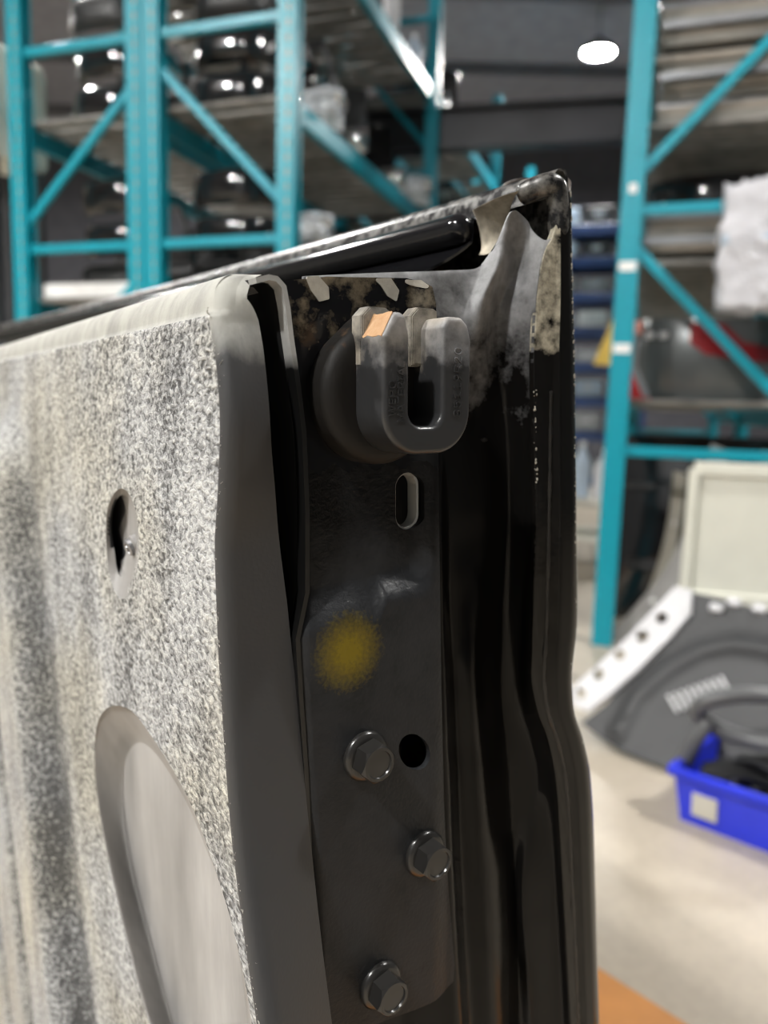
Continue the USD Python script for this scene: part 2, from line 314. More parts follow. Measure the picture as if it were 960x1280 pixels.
    facing = (nrm[:, 0] < -.35) & (c[:, 0] < T0 + .0032) & (c[:, 2] < .0268) & (c[:, 1] > ein + .0060)
    slotpoly, circpoly = Polygon(grow(s1, 1.035)), unary_union([Polygon(c1).buffer(.003), Polygon(c2).buffer(.003)])
    from shapely import contains_xy
    pits = (contains_xy(slotpoly, c[:, 1], c[:, 2]) | contains_xy(circpoly, c[:, 1], c[:, 2])) & (c[:, 0] < -.0645) & (c[:, 1] > ein + .007) & ((nrm[:, 0] > -.965) | (c[:, 0] > T0 + .0012))
    facing &= ~pits
    def pick(mask): return trimesh.Trimesh(t.vertices, t.faces[mask], process=False)
    for sub in (facing, pits, ~facing & ~pits):
        s = pick(sub); s.remove_unreferenced_vertices(); yield s
    yield fe
it = liner_parts(); lf, lp, lr = next(it), next(it), next(it); fold_y = next(it)
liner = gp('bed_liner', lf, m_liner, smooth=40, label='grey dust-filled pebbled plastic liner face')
sub = lambda name, mesh, m, parent, **kw: gp(name, mesh, m, parent, **kw)
gp('liner_end_cap', lr, m_cover, smooth=40, label='smooth dark plastic edge of the liner')
gp('liner_recess', lp, m_recess, smooth=40, label='smooth moulded recesses of the liner face')
# ragged whiskers of torn plastic along the fold
fz = []
for k in range(1000):
    z = rng.uniform(-.42, .03); y = fold_y(z) + .0064 + rng.normal(0, .0006)
    p = np.array([-.0838, y, z]); L = rng.uniform(.0005, .0021) * (1 + (rng.uniform() < .06) * 1.5)
    d = unit([rng.uniform(-.5, .5), -1.0, rng.normal(0, .7)]) * L
    w = np.array([.00012, .0, .0002]) * rng.uniform(.6, 1.6)
    v = [p - w, p + w, p + [.0006, 0, 0], p + d]
    fz.append(tm(v, [[0, 1, 3], [1, 2, 3], [2, 0, 3], [0, 2, 1]]))
gp('frayed_edge', cat(fz), plain('frayed_plastic', (.30, .29, .26), .7), smooth=False, kind='stuff')
# the screw seated in the slot
sc = Tt(167, 682, -80)
head = lathe([(0, .0045), (.0016, .0045), (.0019, .0030), (.0030, .0030), (.0036, .0040), (.0048, .0032), (.0052, 0), (0, 0)], 20)
head.apply_transform(trimesh.transformations.rotation_matrix(-math.pi / 2 - .35, [0, 1, 0])); head.apply_translation(sc)
gp('liner_screw', head, plain('screw_zinc', (.30, .30, .31), .35, .8), label='small screw seated in the liner slot')
boss = lathe([(0, 0), (.0075, 0), (.0072, .0035), (.006, .0045), (0, .0045)], 24)
boss.apply_transform(trimesh.transformations.rotation_matrix(-math.pi / 2 - .35, [0, 1, 0])); boss.apply_translation(sc + [.0035, -.001, 0])
gp('screw_boss', boss, m_recess)

m_mud = dusty('dried_mud', (.30, .28, .24), .8, (.52, .48, .41), .2, 1.6, 120, bump=.3, bscale=500)
def flake(p, r, k): 
    t = trimesh.creation.icosphere(1, 1.0); q = np.random.default_rng(k); v = t.vertices * (r * q.uniform(.6, 1.3), r * .5, r * q.uniform(.7, 1.9)); return tm(v + p, t.faces)
# ---- end panel: lofted between traced stations, row by row (pixel, pixel, depth mm)
rows = [
 (300, [(380,345,34), (500,340,30), (560,338,26), (600,334,22), (622,305,14), (645,263,9), (662,280,13), (682,300,2.5), (690,298,1.5), (696,275,0), (702,250,-1.5), (708,240,-1.5), (714,242,3)]),
 (345, [(378,380,30), (500,372,28), (560,362,24), (596,350,20), (624,328,10), (645,332,17), (660,332,10), (672,334,3), (676,332,1.5), (694,326,0), (703,322,-1.5), (709,320,-1.5), (715,320,3)]),
 (390, [(378,420,28), (500,415,26), (552,408,22), (578,398,19), (602,384,12), (624,388,20), (646,384,11), (667,382,3), (670,380,1.5), (694,378,0), (703,376,-1.5), (710,376,-1.5), (716,376,3)]),
 (450, [(378,470,26), (500,466,25), (548,462,21), (572,456,18), (597,450,18), (622,448,21), (648,446,11), (664,444,4), (667,442,1.5), (690,440,0), (702,440,-1.5), (711,440,-1.5), (718,440,3)]),
 (540, [(378,540,26), (500,540,25), (546,540,20), (562,540,21), (595,540,23), (632,540,21), (654,540,11), (665,540,5), (668,540,1.5), (688,540,1), (702,540,-1.5), (712,540,-1.5), (719,540,3)]),
 (660, [(380,660,26), (500,660,25), (548,660,17), (562,660,21), (592,660,23), (634,660,22), (656,660,12), (667,660,5), (670,660,1.5), (686,660,1), (704,660,-1.5), (713,660,-1.5), (720.5,660,3)]),
 (780, [(382,780,26), (500,780,25), (551,780,15), (566,780,21), (588,780,19), (628,780,24), (652,780,14), (662,780,5), (666,780,1.5), (683,780,1), (702,780,-1.5), (712,780,-1.5), (721,780,3)]),
 (840, [(384,840,26), (500,840,25), (553,840,13), (568,840,21), (588,840,16), (626,840,24), (650,840,15), (660,840,5), (664,840,1.5), (680,840,1), (698,840,-1.5), (707,840,-1.5), (715,840,3)]),
 (885, [(386,885,26), (500,885,25), (555,885,11), (570,885,20), (590,885,15), (628,885,24), (654,885,16), (667,885,5), (671,885,1.5), (684,885,1), (700,885,-1.5), (709,885,-1.5), (717,885,3)]),
 (925, [(387,925,26), (500,925,25), (556,925,10), (572,925,20), (593,925,15), (633,925,23), (664,925,16), (680,925,5), (685,925,1.5), (697,925,1), (712,925,-1.5), (720,925,-1.5), (729,925,3)]),
 (970, [(388,970,26), (500,970,25), (558,970,10), (574,970,19), (596,970,14), (638,970,22), (672,970,15), (689,970,5), (694,970,1.5), (707,970,1), (721,970,-1.5), (729,970,-1.5), (738,970,3)]),
 (1100, [(392,1100,26), (500,1100,25), (563,1100,9), (580,1100,18), (606,1100,13), (644,1100,22), (652,1100,16), (696,1100,6), (703,1100,1.5), (715,1100,1), (728,1100,-1.5), (735,1100,-1.5), (744,1100,3)]),
 (1280, [(398,1280,26), (500,1280,25), (572,1280,9), (590,1280,17), (616,1280,12), (650,1280,22), (664,1280,16), (705,1280,6), (713,1280,1.5), (723,1280,1), (735,1280,-1.5), (741,1280,-1.5), (749,1280,3)]),
 (1400, [(402,1400,26), (504,1400,25), (578,1400,9), (597,1400,17), (624,1400,12), (656,1400,22), (670,1400,16), (711,1400,6), (719,1400,1.5), (729,1400,1), (740,1400,-1.5), (746,1400,-1.5), (754,1400,3)])]
grid = np.array([[A(*p) for p in r[1]] for r in rows])
foot = grid[-1] + (grid[-1] - grid[-2]) * 3.2; foot[:, 1] = grid[-1][:, 1]; foot[:, 2] = -BASE + .003
grid = np.concatenate([grid, foot[None]])
def last_cols(g):                                                   # the skin turns back along the length
    c = g[:, -1:].copy(); return np.concatenate([g, c + [.0018, .005, .0005], c + [.0024, .014, .001]], 1)
g = grid.copy(); g[:, :, 2] = np.maximum(g[:, :, 2], -BASE + .002)
flat = loft(g[:, :9], 150, 220)
flat[..., 1] += .0006 * (meshkit.fbm(flat * 60, 3, 2) - .5)
gp('end_panel', sheet(flat, [0, .002, 0]), m_panel, smooth=50, label='black pressed end panel, dusty, with painted light near the top')
hemg = loft(last_cols(g[:, 8:]), 60, 200)
nse = meshkit.fbm(np.stack([hemg[..., 0] * 300, hemg[..., 1] * 0, hemg[..., 2] * 260], -1), 3, 9) - .5
hemg[:, 3:16, 1] += .0009 * nse[:, 3:16]
gp('end_flange', sheet(hemg[:, :17], [0, .003, 0]), m_flange, smooth=50, label='end flange, caked with pale mud above')
gp('skin_hem', sheet(hemg[:, 16:], [-.0012, .003, 0]), m_hem, smooth=50, label='folded glossy edge of the outer skin')
bead = loft(g[:, 9:11], 2, 260)[:, 0]
bead = bead[(bead[:, 2] < .0) & (bead[:, 2] > -.42)]
br = .0009 + .0008 * np.clip(meshkit.noise(np.column_stack([bead[:, 2] * 700, bead[:, 2] * 0, bead[:, 2] * 0]), 3) - .3, 0, 1)
hx_ = hemg[:, 33]; chips = []
for k_ in range(95):
    i_ = int(abs(rng.normal(0, .36)) * 60) % 196; chips.append(flake(hx_[i_] + [rng.normal(.0002, .0003), -.0002, rng.normal(0, .001)], rng.uniform(.0002, .0006), k_))
gp('edge_chips', cat(chips), m_mud, smooth=True, kind='stuff', label='pale specks where paint is chipped along the skin edge')
chips = []
il = loft(g[:, 8:10], 2, 260)[:, 0]; il = il[(il[:, 2] < .0) & (il[:, 2] > -.055)]
for k_ in range(26):
    q_ = rng.uniform(0, 1) ** 1.6 * (len(il) - 2); a_ = int(q_); chips.append(flake(il[a_] + (il[a_ + 1] - il[a_]) * (q_ - a_) + [rng.normal(.0004, .0007), -.0003, 0], rng.uniform(.00015, .0006) * (1.8 if k_ % 9 == 0 else 1), 200 + k_))
gp('mud_specks', cat(chips), m_mud, smooth=True, kind='stuff')
gp('sealer_bead', tube(bead + [0, .0002, 0], br, 8), plain('sealer_black', (.012, .011, .010), .3), smooth=True)

# ---- top: the skin's rolled rim, the bead below it and the sloping top face run back along the length
def run_back(prof, y0, y1, thick, ends=None, n=26, lift=True):
    prof = np.asarray(prof, float); y0 = np.broadcast_to(y0, len(prof)); q = np.linspace(0, 1, n) ** 1.6
    gg = np.array([[[t, ya + (y1 - ya) * k, h + (.020 * (max(ya + (y1 - ya) * k, 0) / .95) ** 1.5 if lift else 0)] for (t, h), ya in zip(prof, y0)] for k in q])
    return sheet(gg, thick)
def P_(px, py, t): p = Tt(px, py, t); return p[0], p[2]
corner = A(704, 219, 0)
rim_prof = np.array([(.1185, .060), (.1182, .090), (.1175, .1065), (.1165, .1125), (.1140, .1150), (.1105, .1148), (.1075, .1120), (.1055, .1070), (.1040, .1010), (.1000, .0985)])
rim_prof[:, 1] -= .0008
rp = PchipInterpolator(np.linspace(0, 1, len(rim_prof)), rim_prof)(np.linspace(0, 1, 40))
gp('skin_rim', run_back(rp, .004, 1.6, [-.0015, 0, -.0012], n=40), m_rim, smooth=60, label='rolled top edge of the outer skin')
slope = PchipInterpolator(np.arange(9), np.array([(.1005, .0990), (.0965, .0968), (.0940, .0955), (.0935, .0840), (.0900, .0805), (.060, .0640), (.020, .0540), (-.030, .0475), (-.060, .0450)]))(np.linspace(0, 8, 60))
gp('top_face', run_back(slope, np.where(np.arange(60) < 14, .030, .052), 1.6, [0, 0, -.0015], n=40), m_gloss, smooth=60)
# rolled bead of the inner sheet, ending in a rounded cap
bc = np.array([.0905, 0, .0895]); br0 = .0092
ysb = np.r_[.052 + br0 * (1 - np.cos(np.linspace(0.02, np.pi / 2, 9))), np.linspace(.075, 1.6, 30)]
rad = np.r_[br0 * np.sin(np.linspace(0.02, np.pi / 2, 9)), np.full(30, br0)]
gp('rolled_bead', tube(np.array([[bc[0], yy, bc[2] + .020 * (yy / .95) ** 1.5] for yy in ysb]), rad, 28), m_gloss, smooth=True)
# corner: muddy cheek, dark pocket and the rounded skin corner
cheek = loft(np.array([[A(592, 262, 44), A(622, 247, 22), A(650, 238, 10)], [A(600, 284, 46), A(622, 272, 30), A(640, 254, 20)], [A(603, 306, 46), A(622, 302, 34), A(635, 282, 26)], [A(600, 318, 46), A(616, 316, 32), A(630, 302, 26)]]), 24, 24)
gp('corner_cheek', sheet(cheek, [.001, .002, 0]), m_cream, smooth=60, label='pale mud caked inside the corner')
pocket = loft(np.array([[A(612, 252, 60), A(640, 225, 44), A(702, 222, 30), A(708, 240, 10)], [A(612, 300, 60), A(640, 270, 48), A(700, 262, 34), A(706, 270, 8)], [A(612, 345, 60), A(640, 330, 44), A(696, 330, 30), A(704, 330, 6)]]), 30, 24)
gp('corner_pocket', sheet(pocket, [.0, .003, 0]), dusty('pocket_mud', (.05, .04, .034), .5, (.20, .16, .13), .1, 1.5, 60), smooth=60)
lip = []
path = [A(655, 243, 14), A(676, 233, 5), A(690, 229.5, 2), A(697, 234, 1.5), A(699.5, 250, 1.5), A(700.5, 272, 1.5), A(701, 305, 1.0)]
path = PchipInterpolator(np.arange(7), np.array(path))(np.linspace(0, 6, 40))
gp('skin_corner', tube(path + [0, .0015, 0], np.r_[.0052, np.full(34, .0058), .0056, .0052, .0045, .0035, .0025], 18), m_rim, smooth=True, label='chipped rounded corner of the outer skin')
# outer skin sheet and lower body
gsk = np.array([[[.1185 + max(0, -z) * .14, y, z] for y in (.012, .4, .9, 1.6)] for z in (.1085, .06, 0, -.1, -.2, -.3, -.42, -.7, -.995)])
gp('outer_skin', sheet(gsk, [.0012, 0, 0]), m_hem, smooth=40)
gp('inner_sheet', sheet(np.array([[[-.047, y, z] for y in (.075, .6, 1.5)] for z in (.044, -.2, -.6, -.995)]), [.0015, 0, 0]), m_dark)
gp('bottom_rail', box(.055, .85, -.996, .20, 1.5, .006), m_dark)

# ---- hinge bracket: bolted plate with a pressed-in upper field, slot and hole
plate_px = [(356,349),(420,343),(520,345),(535,349),(543,358),(546,380),(547,460),(548,560),(550,700),(553,860),(558,1000),(563,1070),(570,1160),(574,1212),(573,1232),(560,1245),(520,1262),(470,1280),(440,1290),(404,1296),(398,1200),(392,1090),(387,970),(380,860),(376,800),(379,786),(388,742),(388,640),(384,540),(376,475),(368,420),(360,375)]
poly = Polygon(A2(plate_px)).buffer(-.0012).buffer(.0012)
def stadium(px0, px1, r):
    p = A2([px0, px1]); return LineString(p).buffer(r, quad_segs=24)
slot = stadium((521, 611), (521, 646), .0072); hole = Polygon([(A(518 + 19.5 * math.cos(a) + 3 * math.sin(a), 940 + 22.5 * math.sin(a), 0))[[0, 2]] for a in np.linspace(0, 2 * np.pi, 40, endpoint=False)])
pl = extrude(poly.difference(slot).difference(hole), .0032)
pl = pl.subdivide_to_size(.0035, max_iter=12); pl = yup(pl, 0)
ux, uz = A2([(388, 742), (500, 717), (550, 700)]).T; lx, lz = A2([(376, 800), (440, 774), (470, 794), (484, 752), (550, 742)]).T
def press(v):
    x, z = v[:, 0], v[:, 2]
    zu, zl = np.interp(x, ux, uz), np.interp(x, lx, lz)
    k = smoothstep(0, 1, (z - zl) / np.maximum(zu - zl, .002)) * smoothstep(A(546, 650)[0], A(522, 650)[0], x)
    edge = smoothstep(.004, 0, x - np.interp(-z, -np.array([A(q, w)[2] for q, w in ((356, 349), (368, 420), (388, 640), (388, 742), (376, 800), (398, 1200))]), [A(q, w)[0] for q, w in ((356, 349), (368, 420), (388, 640), (388, 742), (376, 800), (398, 1200))]))
    return .0075 * k + .0025 * edge + .004 * smoothstep(A(535, 900)[0], A(572, 900)[0], x) ** 2
pl.vertices[:, 1] += press(pl.vertices)
zc = pl.triangles_center[:, 2]; cutz = A(470, 585)[2] + .002 * np.sin(pl.triangles_center[:, 0] * 400)
def pick(t, m):
    s = trimesh.Trimesh(t.vertices, t.faces[m], process=False); s.remove_unreferenced_vertices(); return s
gp('hinge_bracket', pick(pl, zc > cutz), m_bracket_top, smooth=40, label='upper bracket around the hinge cup, streaked with mud')
gp('bracket_plate', pick(pl, zc <= cutz), m_plate, smooth=40, label='flat black bracket plate held by three bolts')
# flange bent back along the left and over the top
fl = [(322, 350), (338, 346), (348, 348), (357, 358), (362, 385), (366, 420), (374, 475), (382, 540), (386, 640), (386, 742), (374, 800), (378, 870), (385, 970), (390, 1090), (396, 1200), (402, 1300)]
flp = LineString(A2(fl)).buffer(.0011, cap_style=2, join_style=1)
fm = extrude(flp, .007); fm = yup(fm, .0012)
gp('flange_return', yup(extrude(flp, .034), .0086), m_dark, smooth=40)  # matte black: the unlit gap behind the flange is put into its colour
gp('bracket_flange', fm, dusty('flange_edge', (.005, .005, .005), .3, (.40, .40, .39), -.6, 1.0, 40, Z(.0), Z(.012), 1.3), smooth=40, label='bent-back flange of the bracket, grey at the top')  # dusty top; the black below is the liner's cast shadow, painted in
tw = LineString(A2([(290, 366), (345, 355)], 22)).buffer(.0022, cap_style=2)
gp('top_flange', yup(extrude(tw, .012), .022), dusty('top_flange_dust', (.02, .02, .02), .4, (.40, .40, .40), .5, 1.4, 60), smooth=40)
def chip_at(px, a0, th=.0006):
    p = Polygon(A2(px)).buffer(-.0006).buffer(.0009); t = extrude(p, th).subdivide_to_size(.003); t = yup(t, 0)
    t.vertices[:, 1] += press(np.column_stack([t.vertices[:, 0], t.vertices[:, 1], t.vertices[:, 2]])) - th * .8; return t
for px_l in ([(394, 344), (409, 343), (421, 357), (422, 371), (410, 374), (400, 360)], [(480, 346), (500, 346), (510, 361), (507, 374), (496, 367), (488, 354)], [(512, 347), (534, 349), (542, 360), (526, 354)]): gp('dried_mud', chip_at(px_l, 0), m_mud, smooth=40, label='pale dried mud on the top of the bracket')
# slot lip
lipr = slot.buffer(.0004).difference(slot.buffer(-.0009))
sl = yup(extrude(lipr, .007), .0085)
gp('slot_lip', sl, plain('lit_slot_edge', (.27, .265, .25), .45), smooth=40)  # pale colour stands for the light on the slot's inner rim

# ---- hinge cup: forged base and the U
cbx = np.array([A(478, 482, 0)[0], A(478, 482, 0)[2]])
base = unary_union([Point(cbx + [-.003, -.004]).buffer(.0315, quad_segs=32), Polygon([(cbx[0] - .030, cbx[1]), (cbx[0] + .030, cbx[1]), (cbx[0] + .027, cbx[1] + .026), (cbx[0] - .012, cbx[1] + .030)])]).convex_hull.buffer(-.006).buffer(.006)
def star(poly, inset, n=120):
    p = poly.buffer(-inset); c = poly.centroid; out = []
    for a in np.linspace(0, 2 * np.pi, n, endpoint=False):
        h_ = LineString([c, (c.x + .2 * math.cos(a), c.y + .2 * math.sin(a))]).intersection(p.exterior); h_ = h_.geoms[0] if hasattr(h_, 'geoms') else h_; out.append((h_.x, h_.y))
    return np.array(out)
base_rings = []
for q in np.linspace(0, 1, 12):
    a_ = q * np.pi / 2; e_ = star(base, .008 * (1 - math.cos(a_)))
    base_rings.append(np.column_stack([e_[:, 0], np.full(len(e_), -.0015 - .006 * math.sin(a_)), e_[:, 1]]))
base_rings.insert(0, base_rings[0] + [0, .010, 0])
gp('cup_base', skin_rings(base_rings), m_base, smooth=50, label='rusty forged base of the hinge cup')
def rr(x0, z0, x1, z1, r): return Polygon([(x0, z0), (x1, z0), (x1, z1), (x0, z1)]).buffer(-r).buffer(r, quad_segs=16)
outer = unary_union([rr(-.0254, -.030, .0226, .010, .0185), Polygon([(-.0254, -.010), (.0226, -.010), (.0226, .029), (-.0254, .029)])])
innr = unary_union([rr(-.0118, -.0180, .0060, .012, .0065), Polygon([(-.0118, 0), (.0060, 0), (.0060, .05), (-.0118, .05)])])
U = outer.difference(innr)
armL = U.intersection(Polygon([(-.0254, -.004), (-.0118, -.004), (-.0118, .020), (-.0140, .0275), (-.0170, .0296), (-.0200, .0285), (-.0254, .0190)]))
armR = U.intersection(Polygon([(.0060, -.004), (.0226, -.004), (.0226, .0195), (.0205, .0260), (.0165, .0292), (.0090, .0292), (.0060, .0245)]))
low = U.intersection(Polygon([(-.03, -.04), (.03, -.04), (.03, .0045), (-.03, .0045)]))
U = unary_union([low, armL.buffer(-.0030).buffer(.0030, quad_segs=12), armR.buffer(-.0030).buffer(.0030, quad_segs=12)]).buffer(.0008).buffer(-.0016).buffer(.0008)
def bevel_prism(poly, depth, r, step=.0005, n=7):
    poly = poly.buffer(-r * 1.05).buffer(r * 1.05, quad_segs=16).buffer(r * .5).buffer(-r * .5, quad_segs=16)
    k = int(poly.exterior.length / step); p = np.array([poly.exterior.interpolate(q * poly.exterior.length / k).coords[0] for q in range(k)])
    d = np.roll(p, -2, 0) - np.roll(p, 2, 0); nr = np.column_stack([-d[:, 1], d[:, 0]]); nr /= np.linalg.norm(nr, axis=1, keepdims=True)
    if not poly.contains(Point(p[0] + nr[0] * .0003)): nr = -nr
    rings = [np.column_stack([p, np.zeros(k)])] + [np.column_stack([p + nr * r * (1 - math.cos(a)), np.full(k, depth - r + r * math.sin(a))]) for a in np.linspace(0, np.pi / 2, n)]
    v = np.vstack(rings); f = []; i = np.arange(k); j = (i + 1) % k
    for q in range(len(rings) - 1):
        a, b = q * k + i, q * k + j; f += [np.stack([a, b, b + k], 1), np.stack([a, b + k, a + k], 1)]
    cv, cf = trimesh.creation.triangulate_polygon(Polygon(rings[-1][:, :2]), engine='earcut')
    t = cat([tm(v, np.vstack(f)), tm(np.column_stack([cv, np.full(len(cv), depth)]), cf)])
    t.merge_vertices(); t.fix_normals(); return t
um = yup(bevel_prism(U, .0255, .0024), -.0280)
gp('hinge_cup', um, m_cup, smooth=40, label='U-shaped forged hinge cup with raised lettering')
# rear horns of the cup, with the notch between them
for x0, x1, zt in ((-.0256, -.0100, .0325), (.0005, .0165, .0340)):
    hp = Polygon([(x0, .008), (x1, .008), (x1 - .001, zt - .001), (x1 - .003, zt), (x0 + .004, zt), (x0, zt - .004)])
    gp('cup_horn', yup(layered(hp, .008, .0015, 3), -.0125), m_horn, smooth=40)
oq = np.column_stack([np.linspace(0, 1, 13), rng.uniform(-.06, .06, 13)]); orange = []
for sgn_, z_ in ((-1, 0), (1, 0)): pass
for i_ in range(9):
    ya = -.0262 + .0175 * i_ / 8
    for j_ in range(7):
        f_ = .06 + .9 * j_ / 6 + (rng.uniform(-.05, .05) if j_ in (0, 6) else 0); orange.append([-.0254 + .0059 * f_ - .00030, ya, .0185 + .0107 * f_ + .00022])
og = np.array(orange).reshape(9, 7, 3); gp('dried_mud', sheet(og, [.0004, 0, -.0003]), dusty('orange_mud', (.34, .18, .08), .8, (.46, .31, .18), .3, 1.6, 200, bump=.3, bscale=700), smooth=50, label='orange mud on top of the left arm of the cup')
def letters(text, h, depth, x, z, y):
    t = meshkit.text_mesh(text, h, depth, bold=False); v = t.vertices
    return tm(np.stack([x - v[:, 1], y - v[:, 2], z + v[:, 0]], 1), t.faces)
def fit(text, h, x, z, y, length):
    t = letters(text, h, .0005, 0, 0, 0); s = length / (t.vertices[:, 2].max() - t.vertices[:, 2].min())
    t.vertices[:, 2] *= s; t.apply_translation([x, y, z - t.vertices[:, 2].min()]); return t
m_let = m_cup
gp('cast_lettering', fit('85119R20', .0042, .0165, -.0140, -.0279, .0300), m_let, smooth=False)
gp('cast_lettering', fit('MATERIAL', .0034, -.0150, -.0160, -.0279, .0250), m_let, smooth=False)
gp('cast_lettering', fit('WEHO', .0034, -.0195, -.0135, -.0279, .0145), m_let, smooth=False)

# ---- three flange bolts
def bolt(px, py):
    c = A(px, py, 0); c[1] = 0
    fl_ = lathe([(0, 0), (.0122, 0), (.0122, .0014), (.0112, .0026), (.0094, .0036), (0, .0036)], 40)
    hexp = Polygon([(.0097 * math.cos(a), .0097 * math.sin(a)) for a in np.arange(6) * math.pi / 3 + .25])
    hx = to_man(extrude(hexp, .0125)) ^ to_man(lathe([(0, 0), (.0112, 0), (.0112, .0098), (.0082, .0125), (0, .0125)], 40))
    dish = to_man(lathe([(0, .0116), (.0064, .0116), (.0073, .0135), (0, .0135)], 32))
    hx = to_tm(hx - dish)
    def put(t):
        v = t.vertices; return tm(np.stack([c[0] + v[:, 0], c[1] - v[:, 2], c[2] + v[:, 1]], 1), t.faces[:, ::-1])
    b = gp('flange_bolt', put(hx), m_bolt, smooth=28)
    gp('bolt_flange', put(fl_), m_bolt, b, smooth=40)
for px, py in ((456, 944), (530, 1066), (475, 1230)): bolt(px, py)

# ================================================================== BACKGROUND MATERIALS
m_teal = dusty('teal_paint', (.001, .275, .365), .38, (.06, .30, .36), -.36, 1.2, 14, bump=.05, bscale=80)
m_teal2 = dusty('teal_paint_dull', (.002, .24, .32), .42, (.08, .26, .30), -.3, 1.2, 14)
m_rust = plain('rust_wear', (.34, .24, .13), .8, var=.4, scale=60)
m_slat = plain('grey_shelf_slat', (.20, .19, .175), .75, var=.35, scale=9)
m_conc = mat('concrete_floor', {
    'tc': ('texture_coordinate', {}), 'n': ('noise_texture', {'scale': 1.3, 'detail': 7.0, 'roughness': .6}), 'f': ('noise_texture', {'scale': 40.0, 'detail': 4.0}),
    'r': ('rgb_ramp', {'ramp': [(.3, (.34, .29, .225)), (.55, (.44, .382, .305)), (.75, (.49, .43, .35))]}), 'r2': ('rgb_ramp', {'ramp': [(.3, (.9, .9, .9)), (.7, (1, 1, 1))]}),
    'm': ('mix_color', {'blend_type': 'multiply', 'fac': 1.0}), 'b': ('bump', {'strength': .15, 'distance': .002}), 'p': ('principled_bsdf', {'roughness': .42})},
    [('tc.object', 'n.vector'), ('tc.object', 'f.vector'), ('n.fac', 'r.fac'), ('f.fac', 'r2.fac'), ('r.color', 'm.a'), ('r2.color', 'm.b'), ('m.result', 'p.base_color'), ('f.fac', 'b.height'), ('b.normal', 'p.normal')])
m_ceil = plain('dark_ceiling_sheet', (.30, .30, .34), .7)
m_purlin = plain('purlin_steel', (.13, .13, .145), .5)
m_wallg = plain('beige_wall_panel', (.13, .125, .11), .8)
m_walld = plain('dark_wall_panel', (.10, .105, .11), .8)
m_beam_dk = plain('dark_steel_beam', (.032, .032, .038), .35, var=.3, scale=2)
M_BLACK = plain('black_car_paint', (.008, .008, .009), .12, coat=.6)
M_BLACKP = plain('black_plastic', (.020, .020, .021), .45, bump=.1)
M_GREYP = plain('dark_grey_plastic', (.042, .043, .045), .5, bump=.1)
M_SILVER = plain('silver_paint', (.36, .37, .39), .25, metal=.5)
M_GREYM = plain('grey_car_paint', (.11, .118, .12), .25, metal=.3)
M_WHITE = plain('white_paint', (.78, .78, .77), .4)
M_CREAM = plain('cream_enamel', (.68, .68, .60), .45, var=.05)
M_RED = plain('dark_red_paint', (.22, .012, .016), .25)
M_REDL = plain('red_lens', (.50, .012, .015), .12, coat=1.0)
M_CHROME = plain('chrome', (.75, .76, .78), .08, metal=1.0)
M_CLEAR = plain('clear_lens_plastic', (.72, .76, .80), .06, coat=1.0, spec=.8)
M_BROWN = plain('brown_card', (.24, .21, .175), .8, var=.2, scale=5)
M_TAUPE = plain('taupe_board', (.20, .19, .17), .8, var=.3, scale=5)
M_CARD = plain('cardboard_tan', (.50, .40, .24), .85)
M_YELLOW = plain('yellow_sheet', (.72, .50, .10), .7)
M_BLUE = plain('blue_crate_plastic', (.018, .035, .62), .35, var=.08)
M_BLUEB = plain('blue_rack_paint', (.035, .075, .22), .45)
M_PALE = plain('pale_blue_plastic', (.50, .60, .72), .3)
M_ORANGE = plain('orange_plywood', (.56, .235, .06), .55, var=.2, scale=7)
M_AMBER = plain('amber_lens', (.75, .30, .02), .15)
M_FOAM = plain('white_foam', (.62, .62, .64), .8)
M_STEEL = plain('galvanised_steel', (.42, .43, .44), .4, metal=.8)

# ================================================================== ROOM
struct('floor', box(0, 6, -.05, 20, 20, .1), m_conc)
struct('ceiling', box(0, 6, CEILING + .45, 20, 20, .1), m_ceil)
struct('wall_left', box(-9.5, 6, 3, .1, 20, 6.9), m_wallg)
struct('wall_right', box(9.5, 6, 3, .1, 20, 6.9), m_walld)
struct('wall_back', box(0, 15.5, 3, 19, .1, 6.9), plain('grey_wall_panel', (.085, .085, .10), .8))
struct('wall_front', box(0, -4, 3, 19, .1, 6.9), m_walld)
FD = np.array([math.sin(math.radians(-71.5)), math.cos(math.radians(-71.5)), 0]); BD = np.array([FD[1], -FD[0], 0])
RAD_F = math.atan2(FD[1], FD[0])
for k in range(9):                                      # purlins under the roof sheet
    struct(f'trim_{k + 1}', box(0, -2.6 + 2.1 * k, CEILING + .33, 18.8, .10, .14), m_purlin)
# floor joint seen crossing the concrete
# ---- high-bay lamps
def high_bay_lamp(x, y, s, label):
    t = thing('high_bay_lamp', label, 'lamp', (x, y, CEILING))
    obj('housing', lathe([(0, .02), (.05, .02), (.06, -.02), (.14, -.06), (.20, -.10), (.215, -.16), (.20, -.16), (.19, -.14), (0, -.13)], 36), M_GREYP, t)
    obj('hanger', cat([tube([(0, 0, 0.02), (0, 0, .40)], .012), box(0, 0, .385, .12, .12, .03)]), M_STEEL, t)
    obj('lens', lathe([(0, -.15), (.185, -.15), (.185, -.142), (0, -.142)], 36), mat(f'lamp_glow_{len(names)}', {'e': ('emission', {'color': (1.0, .985, .95), 'strength': s})}, surf='e.emission'), t)
hbl = ['high bay lamp hanging nearest the tailgate, above its liner side', 'high bay lamp left of the tailgate, beyond its liner side', 'bright high bay lamp shining below the dark ceiling beside the right-hand rack post', 'high bay lamp over the left racks', 'high bay lamp over the near bay of the right rack',
       'high bay lamp over the far aisle', 'high bay lamp over the far bay of the right rack', 'high bay lamp in the far left corner']
for (x, y, s), l in zip(LAMP_SPOTS, hbl): high_bay_lamp(x, y, s, l)

